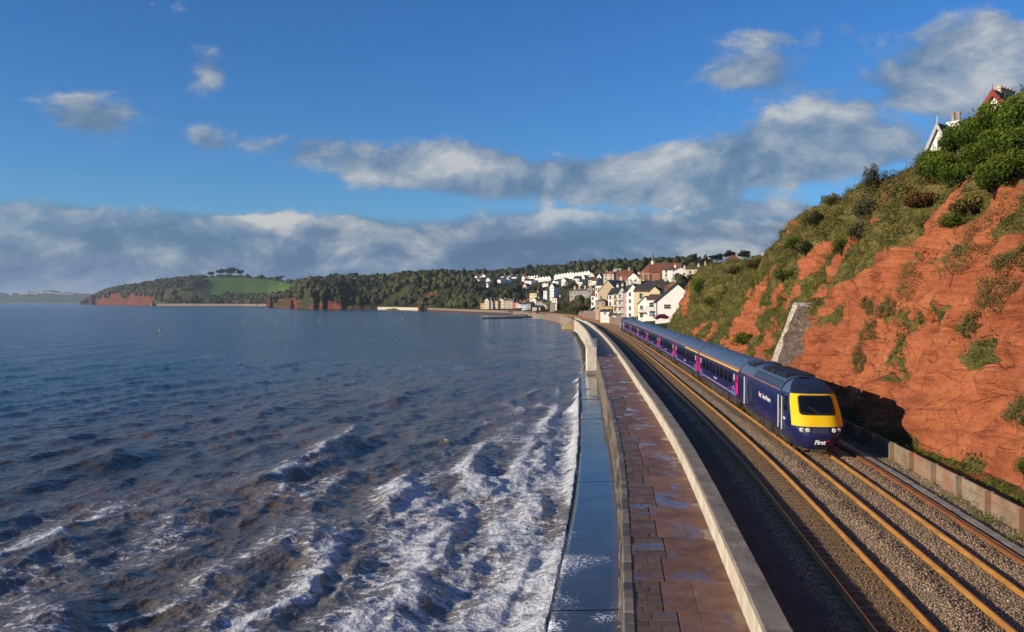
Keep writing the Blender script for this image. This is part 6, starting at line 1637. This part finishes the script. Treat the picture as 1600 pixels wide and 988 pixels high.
# ---- stacks at the headland tip and along the cliffs
def stack(x, yb, d, w, h, label, seed):
    X = PX(x, d); W_, H_ = m_of(w, d), m_of(h, d); n = 14; rows_ = 12; rg = np.random.default_rng(seed); V = []
    for k in range(rows_):
        f = k / (rows_ - 1); r = W_ / 2 * (1.05 - .35 * f ** 2) * (1 + .12 * math.sin(9 * f + seed))
        for i in range(n):
            a = 2 * math.pi * i / n; rr2 = r * (1 + rg.normal(0, .10)); V.append((math.cos(a) * rr2, math.sin(a) * rr2, -5 + (H_ + 5) * f + rg.normal(0, .02) * H_))
    Fq = [(k*n+i, k*n+(i+1) % n, (k+1)*n+(i+1) % n, (k+1)*n+i) for k in range(rows_-1) for i in range(n)]
    me = mesh_np('sea_stack', np.array(V), np.array(Fq)); me2 = me
    add_attr(me, 'rock', np.full(len(V), 1.0)); add_attr(me, 'field', np.zeros(len(V)))
    t = empty('sea_stack', (X, d, Z_SEA), 0, label, 'rock'); obj('rock', me, M_LAND, t)
    top = MB().lathe([(W_ * .36, -.5), (W_ * .34, H_ * .05), (W_ * .15, H_ * .09)], (0, 0, H_ * .98), 9).build('turf_cap', mat('stack_turf', color=(.05, .06, .02), rough=.95, var=.4), t)
stack(144, 476, 3870, 9, 15, 'red sea stack standing off the tip of the headland', 1)
stack(155, 476, 3850, 4, 13, 'narrow red rock pillar beside the sea stack, with a gap of light', 2)
stack(239, 478, 2680, 4, 7, 'small red rock at the left end of the long pale sea wall', 3)
stack(422, 480, 1790, 8, 16, 'red cliff stump at the right end of the long sea wall', 4)
stack(455, 481, 1640, 9, 12, 'low red rock stump left of the red bluff', 5)
stack(657.5, 484, 1215, 9, 9, 'dark red rock on the shore left of the town', 6)
# ---- buoys
for x, y, lab in ((380.5, 501.8, 'orange buoy leftmost of the row off the red bluff'), (430, 495, 'orange buoy farther out of the close pair'), (431, 500.5, 'orange buoy nearer of the close pair'), (474.6, 490, 'small far orange buoy left of the red bluff'), (498, 501, 'orange buoy in the middle of the row'), (517, 486, 'farthest orange buoy just under the red bluff'), (574, 500.6, 'orange buoy second from the right of the row'), (629, 498.5, 'orange buoy at the right end of the row'), (250, 517, 'yellow buoy alone nearest to us')):
    d = F_PX * (H_CAM - Z_SEA) / (y - Y_LVL)
    b = empty('buoy', (PX(x, d), d, Z_SEA), 0, lab, 'buoy', 'buoys in the bay')
    MB().lathe([(.1, -.3), (.3, -.1), (.42, .15), (.32, .4), (.15, .55), (.06, .6)], n=10).build('float', mat('orange_float', color=(.75, .22, .02), rough=.5) if 'orange' in lab else mat('yellow_float', color=(.75, .50, .03), rough=.5), b, smooth=True)
    MB().tube((0, 0, .55), (0, 0, .9), .04, n=6).build('staff', M_IRON, b)
# ---- retaining wall and road beside the railway beyond the train
rw = empty('retaining_wall', (float(TC(300)) + 2.9, 300, 0), 0, 'brown rubble retaining wall curving along the landward side of the tracks', 'wall')
y = 262.0
while y < 520:
    hgt = 2.6 + 1.0 * math.sin((y - 262) / 90)
    local_block('wall_length', y + .02, y + 8 - .02, lambda t: TC(t) + 2.9, lambda t: TC(t) + 3.6, -.6, hgt, M_RUB, rw, .1); y += 8
gw = empty('concrete_wall', (float(TC(250)) + 2.7, 250, 0), 0, 'pale plain concrete wall right behind the last carriage', 'wall')
for y in (238, 246, 254): local_block('wall_panel', y + .02, y + 7.98, lambda t: TC(t) + 2.85, lambda t: TC(t) + 3.4, -.6, 3.1, M_PARF, gw, .05)
# ---- cars
def car(x, yb, d, rz, color, label):
    X, Y, Z = at(x, yb, d); Z = Z
    t = empty('parked_car', (X, Y, Z), rz, label, 'car', 'cars parked along the seafront')
    body = [(-2.1, .25), (-2.1, .72), (-1.95, .85), (-1.1, .95), (1.55, .98), (2.05, .88), (2.1, .5), (2.05, .25)]
    mb = MB(); n = len(body); ws = (.72, .86, .86, .72); ys = (-.86, -.70, .70, .86)
    mb.v = [(a, -.84, z) for a, z in body] + [(a, .84, z) for a, z in body]; mb.f = [(i, (i+1) % n, n + (i+1) % n, n + i) for i in range(n)] + [tuple(range(n))[::-1], tuple(range(n, 2*n))]
    mb.build('body', mat('car_paint_' + label.split()[0], color=color, rough=.25, coat=.5), t)
    cb = MB().add([(-1.15, -.78, .955), (1.5, -.78, .985), (1.5, .78, .985), (-1.15, .78, .955), (-.45, -.62, 1.42), (1.0, -.62, 1.44), (1.0, .62, 1.44), (-.45, .62, 1.42)], [(0, 1, 5, 4), (1, 2, 6, 5), (2, 3, 7, 6), (3, 0, 4, 7), (4, 5, 6, 7)]).build('cabin', M_WIN, t)
    MB().box(-.42, .97, -.6, .6, 1.44, 1.48).build('roof', MATS['car_paint_' + label.split()[0]], t)
    for a in (-1.3, 1.3):
        for s in (-1, 1): MB().tube((a, s * .70, .31), (a, s * .88, .31), .31, n=12).build('wheel', M_BLK, t)
    for s in (-1, 1): MB().box(-2.12, -2.08, s * .62 - .14, s * .62 + .14, .58, .72).build('headlight', M_LAMP, t)
for a in ((1027, 494.5, 268, R(190), (.30, .34, .40), 'silver blue car parked in front of the balconied white house'), (1033, 499, 258, R(15), (.45, .02, .04), 'red car parked beside the silver blue one'), (931.5, 487.5, 480, R(60), (.65, .66, .66), 'white car parked above the retaining wall'), (937, 488, 465, R(60), (.06, .07, .09), 'black car parked right of the white one'),
          (927, 485, 520, R(40), (.55, .57, .60), 'silver car farthest along the seafront road'), (956, 495, 330, R(70), (.04, .05, .08), 'dark blue car by the low white outbuilding'), (963, 497, 322, R(70), (.70, .68, .64), 'cream van shaped car at the foot of the terrace')): car(*a)
d = 392; X = float(WL(372)) + .2
p = empty('life_ring_post', (X, 372, Z_PAR), 0, 'small red lifebuoy housing on top of the parapet', 'lifebuoy'); MB().box(-.06, .06, -.06, .06, -.2, .7).build('post', M_GALV, p); MB().cbox(-.4, .4, -.2, .12, .7, 1.6, .1).build('housing', mat('signal_red', color=(.72, .06, .02), rough=.5), p)
for y, lab in ((395, 'nearest pale steps post'), (420, 'middle pale steps post'), (447, 'farthest pale steps post')):
    p = empty('steps_frame', (float(SW(y)) - 1.3, y, Z_SEA), 0, lab + ' against the curving sea wall', 'steps')
    for dx in (-.9, .9): MB().box(dx - .12, dx + .12, -.12, .12, -2, 4.4).build('post', M_WHITEC, p)
    for k in range(6): MB().box(-.8, .8, -.15, .15, .2 + k * .65, .3 + k * .65).build('step', M_WHITEC, p)
p = empty('landing_block', (float(SW(385)) - 2.2, 385, Z_SEA), 0, 'tan concrete landing block at the foot of the sea wall', 'landing'); MB().cbox(-2.0, 1.6, -3, 3, -2, 1.0, .15).build('block', WM['ochre'], p); MB().cbox(-.8, 1.6, -2, 2, 1.004, 1.7, .1).build('upper_step', WM['tan'], p)
# ---- trees and banks in the town
def bush(X, Y, Z, r, h, label, m, seed, n=900, group=None, name='bush', lsz=.16, trunk=True):
    t = empty(name, (X, Y, Z), 0, label, name.replace('_', ' '), group); rg = np.random.default_rng(seed)
    if trunk:
        tr = MB()
        for k in range(4):
            a = rg.uniform(0, 6.28); tr.tube((0, 0, -.3), (math.cos(a) * r * .5, math.sin(a) * r * .5, h * .6), r * .06, r * .02, 5)
        tr.build('stem', M_BARK, t)
    nc = 14; c = rg.normal(size=(nc, 3)); c /= np.linalg.norm(c, axis=1)[:, None]; c *= rg.uniform(.3, .75, (nc, 1)); c[:, 2] = np.abs(c[:, 2]) * .9
    k = rg.integers(0, nc, n); p = rg.normal(size=(n, 3)); p /= np.linalg.norm(p, axis=1)[:, None]; p *= rg.random((n, 1)) ** .35 * rg.uniform(.24, .42, nc)[k][:, None]
    p = np.where(rg.random((n, 1)) < .12, p * rg.uniform(1.1, 1.7, (n, 1)), p)
    P = (c[k] + p) * np.array([r, r, h * .85]) + np.array([0, 0, h * .18]); P[:, 2] = np.maximum(P[:, 2], -.4)
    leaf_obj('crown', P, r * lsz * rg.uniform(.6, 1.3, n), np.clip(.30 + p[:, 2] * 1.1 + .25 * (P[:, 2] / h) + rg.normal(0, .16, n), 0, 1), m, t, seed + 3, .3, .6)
    return t
seed = 900
for x, yb, d, w, h, lab, m in ((905, 487, 500, 34, 18, 'broad green bank of bushes beside the railway below the grey building', ML_SCRUB), (925, 479, 520, 22, 16, 'rounded dark green bush on the bank right of the grey building', ML_DARK), (882, 486, 560, 22, 22, 'tall pale green thicket by the stone pier', ML_SCRUB), (893, 452, 800, 28, 15, 'green clump of trees left of the grey building roof', ML_SCRUB), (950, 480, 400, 14, 9, 'small round bush in front of the tan building', ML_DARK), (938, 483, 450, 12, 9, 'dark shrub left of the small round bush', ML_DARK),
    (1060, 440, 420, 26, 13, 'dark hedge of trees right of the church', ML_DARK), (1082, 440, 400, 28, 14, 'dark trees over the cliff end, right of the hedge', ML_DARK), (985, 443, 540, 16, 10, 'dark tree between the clay roof and the white bungalow', ML_DARK), (1036, 441, 470, 26, 8, 'low trees in front of the church wall', ML_SCRUB), (1100, 437, 380, 26, 14, 'olive trees above the red cliff end', ML_SCRUB), (979, 424, 740, 30, 12, 'dark clump around the flat roofed block', ML_DARK)):
    seed += 7; X, Y, Z = at(x, yb, d); bush(X, Y, Z, m_of(w, d) / 2, m_of(h, d), lab, m, seed, 1600, 'trees and bushes in the town', lsz=.12)
for x, y, d, w, h, lab, fl in ((345, 431, 3040, 16, 11, 'broad umbrella pine topping the green field', True), (362, 431, 3030, 22, 13, 'largest umbrella pine on the crest of the green field', True), (376, 431, 3020, 14, 10, 'umbrella pine right of the largest one on the crest', True), (330, 432, 3060, 12, 8, 'low pine at the left of the crest trees', True), (438, 440, 2900, 14, 9, 'lone pine at the right end of the green field', True), (527, 444, 1750, 24, 15, 'wide pine on top of the red bluff', True), (553, 441, 1740, 16, 15, 'tall pine right of the red bluff', True), (498, 444, 1760, 14, 10, 'small pine left on the red bluff', True),
    (690, 432, 1560, 20, 12, 'large tree on the skyline left of the white houses', False), (865, 424, 1700, 16, 12, 'round tree standing above the terraces on the skyline', False), (735, 432, 1600, 14, 9, 'round tree on the skyline above the red roofed pair', False),
    (1120, 412, 560, 24, 17, 'spreading dark pine left of the cliff top trio', True), (1141, 411, 540, 24, 20, 'middle and densest of the dark cliff top pines', True), (1163, 409, 540, 22, 18, 'tall open pine at the right of the cliff top trio', True), (1103, 416, 560, 22, 13, 'low dark pine at the left of the cliff top pines', False), (1080, 420, 600, 24, 14, 'rounded dark tree right of the church roof', False), (1184, 410, 560, 24, 14, 'dark tree at the shoulder of the green slope', False)):
    seed += 5; skyline_tree(x, y, d, w, h, lab, fl, seed)
wood()
# ------------------------------------------------------------------ on and above the cliff
# pale stone buttress propping the cliff
b0 = empty('stone_buttress', (float(TC(84)) + 5.6, 84, 0), -head(84), 'tall pale stone buttress leaning against the red cliff behind the train', 'buttress')
V = []; rows_, cols_ = 26, 12
for k in range(rows_):
    f = k / (rows_ - 1)
    for i in range(cols_):
        g = i / (cols_ - 1); z = -.5 + 8.1 * f + .35 * math.sin(g * 5) * f; w = 2.6 - .75 * f
        x = -1.35 + 3.05 * f + (float(fbm(np.array(g * 6.), np.array(f * 14.), 0, 3, 601)) - .5) * .5; V.append((x, -(w / 2) + w * g + .35 * f, z))
me = mesh_np('face', np.array(V), grid_faces(rows_, cols_, True))
def m_butt(N, b):
    p = N.pos(); n = N.noise(p, 1.3, 8, .75); f = N.noise(p, 6, 6, .75); v = N.vor(p, 6.5, out='Color'); cx, cy, cz_ = N.xyz(v)
    c = N.ramp(n * .6 + cx * .4, [(.28, (.24, .18, .135)), (.5, (.42, .35, .28)), (.75, (.60, .54, .46))])
    N.put(b.inputs['Base Color'], N.mix(f.ss(.58, .72) * .6, c, (.10, .07, .05))); b.inputs['Roughness'].default_value = .95
    N.put(b.inputs['Normal'], N.bump(n + f * .6, .9, .12))
MBT = mat('buttress_rubble', m_butt)
obj('face', me, MBT, b0)
sd = MB()
for s in (0, cols_ - 1):
    vs = []; 
    for k in range(rows_): p_ = V[k * cols_ + s]; vs += [p_, (p_[0] + 3.2, p_[1], p_[2])]
    sd.add(vs, [q for k in range(rows_ - 1) for q in ((2*k, 2*k+1, 2*k+3, 2*k+2), (2*k+2, 2*k+3, 2*k+1, 2*k))])
tp = [V[(rows_ - 1) * cols_ + i] for i in range(cols_)]
sd.add(tp + [(a + 3.2, b_, c) for a, b_, c in tp], [(i, i + 1, cols_ + i + 1, cols_ + i) for i in range(cols_ - 1)])
sd.build('sides', MBT, b0)
# bushes rooted on the cliff
_P = np.stack([CL[2], CL[3], CL[4]], -1).reshape(-1, 3); _P = _P[_P[:, 1] > 20]
_u = 800 + F_PX * _P[:, 0] / _P[:, 1]; _v = Y_LVL - F_PX * (_P[:, 2] - H_CAM) / _P[:, 1]
def cliff_at(x, y):
    """the nearest point of the cliff seen in that photo direction"""
    k = np.hypot(_u - x, _v - y); c = np.where(k < max(6.0, k.min() + .5))[0]
    return _P[c[np.argmin(_P[c, 1])]]
def grass_patch(c, r, label, seed):
    """tussock that hugs the rock"""
    rg = np.random.default_rng(seed); D = (_P - c) * np.array([1, .75, 1.25]); dd = np.linalg.norm(D, axis=1); c_ = np.where(dd < r * (1.15 + .3 * np.sin(5 * np.arctan2(D[:, 1], D[:, 2]) + seed)))[0]
    n = 2600; q = _P[rg.choice(c_, n)]; h = rg.random(n) ** 1.4
    p = q + rg.normal(size=(n, 3)) * .09 + np.stack([-.28 * h, -.08 * h, .34 * h], -1) * min(1.2, r)
    t = empty('grass_tussock', tuple(c), 0, label, 'tussock', 'bushes on the cliff')
    o = leaf_obj('blades', p - c, rg.uniform(.06, .17, n), np.clip(.3 + .5 * h + rg.normal(0, .18, n), 0, 1), ML_TUFT, t, seed, .5, .35, np.array([[-.8, -.3, .5]]))
k = 0
for x, y, r, h, m, lab in ((1365, 290, 1.4, 3.4, ML_GREY, 'tall grey green bush standing on the cliff edge'), (1350, 335, 1.5, 2.6, ML_GREY, 'grey green bush just below the tall one at the cliff edge'), (1340, 370, 1.3, 2.0, ML_GREY, 'lowest of the three grey green bushes under the cliff edge'),
    (1275, 345, 1.6, 2.2, ML_DARK, 'dark bush on the cliff top left of the grey green ones'), (1255, 395, 1.4, 1.8, ML_DARK, 'dark bush near the left edge of the high cliff'), (1310, 390, 1.2, 1.8, ML_GREEN, 'bright bush half way up the vegetated cliff'), (1235, 385, 1.3, 1.7, ML_GREEN, 'bright bush on the very left edge of the high cliff'), (1220, 430, 1.2, 1.4, ML_GREEN, 'bright creeper low on the left edge of the high cliff'), (1295, 315, 1.4, 1.6, ML_SCRUB, 'olive bush on the cliff skyline'),
    (1515, 325, 1.6, 1.0, ML_SCRUB, 'olive scrub bush just below the hedge'), (1500, 400, 1.5, .9, ML_TUFT, 'grassy patch on the red slope below the hedge'), (1490, 345, 1.0, 1.0, ML_GREEN, 'small yellow green bush under the middle of the hedge'), (1440, 315, 1.5, 1.4, ML_RUST, 'brown autumn bush on the cliff brow'), (1410, 300, 1.4, 1.3, ML_SCRUB, 'olive bush on the cliff brow left of the brown one'),
    (1335, 565, 0.83, 0.40, ML_TUFT, 'round grassy hummock on a ledge of the red cliff above the shadow'), (1345, 525, 1.10, 0.40, ML_TUFT, 'sloping grassy ledge above the round hummock'), (1352, 478, 0.66, 0.45, ML_TUFT, 'narrow green tuft on the red cliff right of the pale buttress'), (1410, 430, 1.65, 0.55, ML_TUFT, 'grassy slope patch in the middle of the red cliff'), (1385, 480, 0.88, 0.45, ML_TUFT, 'small grass tuft left of the middle of the red cliff'), (1540, 455, 1.10, 0.50, ML_TUFT, 'dry grass tuft high at the right of the red cliff'), (1580, 345, 1.65, 0.60, ML_TUFT, 'grassy patch under the hedge at the right edge'),
    (1590, 640, 0.77, 0.35, ML_TUFT, 'grass tuft low at the right edge of the cliff'), (1505, 510, 0.66, 0.35, ML_TUFT, 'tiny grass tuft among the red hollows'), (1575, 405, 0.88, 0.40, ML_TUFT, 'small dry tuft near the right edge'), (1598, 730, .6, .8, ML_GREEN, 'leafy weed at the cliff foot by the fence'),
    (1088, 450, 1.8, 3.4, ML_GREEN, 'round green bush in the red scar by the town'), (1106, 470, 1.8, 2.0, ML_GREEN, 'bright bush right of the red scar by the town'), (1145, 420, 2.0, 1.8, ML_SCRUB, 'olive bush on top of the low green slope'), (1180, 412, 2.0, 1.8, ML_SCRUB, 'olive bush where the low slope meets the high cliff'), (1160, 530, 1.6, 1.6, ML_GREEN, 'bright green thicket low on the slope above the train')):
    k += 1; X, Y, Z = cliff_at(x, y)
    if m is ML_TUFT:
        grass_patch(np.array([X, Y, Z]), r * .95, lab, 1500 + k * 9); continue
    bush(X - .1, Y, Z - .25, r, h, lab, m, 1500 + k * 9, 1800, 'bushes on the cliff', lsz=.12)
# feathery hedge on the cliff top, bush by bush
hed = [(1452, 248, 1.4, 1.7, 'small feathery tamarisk at the foot of the white gable'), (1480, 215, 1.5, 1.9, 'feathery tamarisk right against the white gable'), (1468, 262, 2.0, 2.2, 'feathery tamarisk at the left end of the cliff top hedge'), (1492, 232, 2.0, 2.4, 'feathery tamarisk in front of the white gable'), (1505, 268, 1.9, 2.2, 'feathery tamarisk under the white gable, hanging over the cliff'), (1522, 215, 2.1, 2.6, 'feathery tamarisk between the white gable and the red one'), (1540, 245, 2.0, 2.2, 'feathery tamarisk in the middle of the hedge'), (1548, 285, 1.6, 2.0, 'lowest feathery tamarisk, hanging over the bare red slope'),
       (1562, 195, 2.1, 2.6, 'feathery tamarisk under the red gable'), (1578, 225, 2.0, 2.2, 'feathery tamarisk right of the middle of the hedge'), (1592, 265, 1.7, 2.0, 'low feathery tamarisk at the right edge'), (1598, 190, 2.2, 2.6, 'highest feathery tamarisk at the right edge'), (1610, 225, 2.2, 2.4, 'feathery tamarisk cut by the right edge of the picture')]
for x, y, r, h, lab in hed:
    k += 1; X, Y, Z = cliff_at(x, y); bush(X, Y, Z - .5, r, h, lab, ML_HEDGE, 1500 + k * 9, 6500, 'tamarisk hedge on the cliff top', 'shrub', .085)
# white villa and red gabled villa above
rz = R(-52); ax, ay = math.sin(-rz), math.cos(rz)
d = 92; gx, gz = PX(1466, d), PZ(195, d)
t = house('white villa with a pointed gable, finial and two chimney pots above the cliff', gx + ax * 4, d + ay * 4, gz - 5.4, 3.9, 8, 1.5, 3.9, rz, 'white', 'brown', 'gable_y', base=6, over=.25)
MB().tube((0, -4.2, 5.2), (0, -4.2, 6.3), .09, .02, 6).build('finial', M_FRM, t)
for s in (-1, 1): MB().add([(s * 2.3, -4.32, .9), (s * 1.95, -4.32, .9), (0, -4.32, 5.0), (0, -4.32, 5.65), (s * 2.3, -4.26, .9), (s * 1.95, -4.26, .9), (0, -4.26, 5.0), (0, -4.26, 5.65)], [(0, 1, 2, 3), (3, 2, 1, 0), (4, 5, 6, 7), (7, 6, 5, 4), (0, 3, 7, 4), (1, 2, 6, 5)]).build('bargeboard', M_FRM, t)
for i in range(5): MB().box(-.05, .05, -4.1, -4.02, 0, 1.6 - abs(i - 2) * .55).build('timber', mat('grey_timber', color=(.42, .42, .40), rough=.7), t, ((i - 2) * .5, 0, 2.4))
c = MB().box(-.5, .7, -1.0, .2, 3, 5.9).box(-.6, .8, -1.1, .3, 5.902, 6.1).build('chimney', WM['white'], t)
for x in (-.2, .4): MB().lathe([(.18, 0), (.15, .75), (.2, .8), (.2, 1.0)], (x, -.4, 6.1), 10).build('chimney_pot', M_POT, c)
d = 76; gx, gz = PX(1553, d), PZ(143, d)
M_RED = mat('red_painted_timber', color=(.42, .035, .035), rough=.6)
t = house('white villa with red timbered gable and a row of cream chimney pots', gx + ax * 3, d + ay * 3, gz - 3.4, 3.6, 6, 1.0, 2.4, rz, 'white', 'brown', 'gable_y', base=6, over=.25)
for s in (-1, 1): MB().add([(s * 2.1, -3.32, .6), (s * 1.75, -3.32, .6), (0, -3.32, 3.0), (0, -3.32, 3.62), (s * 2.1, -3.26, .6), (s * 1.75, -3.26, .6), (0, -3.26, 3.0), (0, -3.26, 3.62)], [(0, 1, 2, 3), (3, 2, 1, 0), (4, 5, 6, 7), (7, 6, 5, 4), (0, 3, 7, 4), (1, 2, 6, 5)]).build('bargeboard', M_RED, t)
MB().tube((0, -3.3, 3.3), (0, -3.3, 4.0), .06, .02, 6).build('finial', M_RED, t)
for i in range(4): MB().box(-.08, .08, -3.1, -3.02, .2, 2.6 - abs(i - 1.5) * .9).build('timber', M_RED, t, ((i - 1.5) * .7, 0, 0))
MB().box(-1.5, 1.5, -3.12, -3.03, .95, 1.12).build('timber', M_RED, t)
c = MB().box(-.35, .35, -2.2, .9, 1.6, 2.75).box(-.45, .45, -2.3, 1.0, 2.752, 2.95).build('chimney', WM['white'], t)
for i in range(5): MB().lathe([(.2, 0), (.17, .8), (.23, .85), (.22, 1.05)], (0, -1.9 + i * .62, 2.95), 10).build('chimney_pot', mat('cream_pot', color=(.66, .52, .34), rough=.9, var=.2), c)

# ------------------------------------------------------------------ air
hz = bpy.data.materials.new('haze_air'); hz.use_nodes = True; nt = hz.node_tree; nt.nodes.clear()
o_ = nt.nodes.new('ShaderNodeOutputMaterial'); v_ = nt.nodes.new('ShaderNodeVolumePrincipled')
v_.inputs['Color'].default_value = (.72, .84, 1.0, 1); v_.inputs['Density'].default_value = 0.00005; v_.inputs['Anisotropy'].default_value = .2
nt.links.new(v_.outputs[0], o_.inputs['Volume'])
hb = MB().box(-14000, 6000, -400, 14000, -12, 190).build('haze', hz); tag(hb, 'thin blue sea air over the bay', 'haze', kind='stuff')
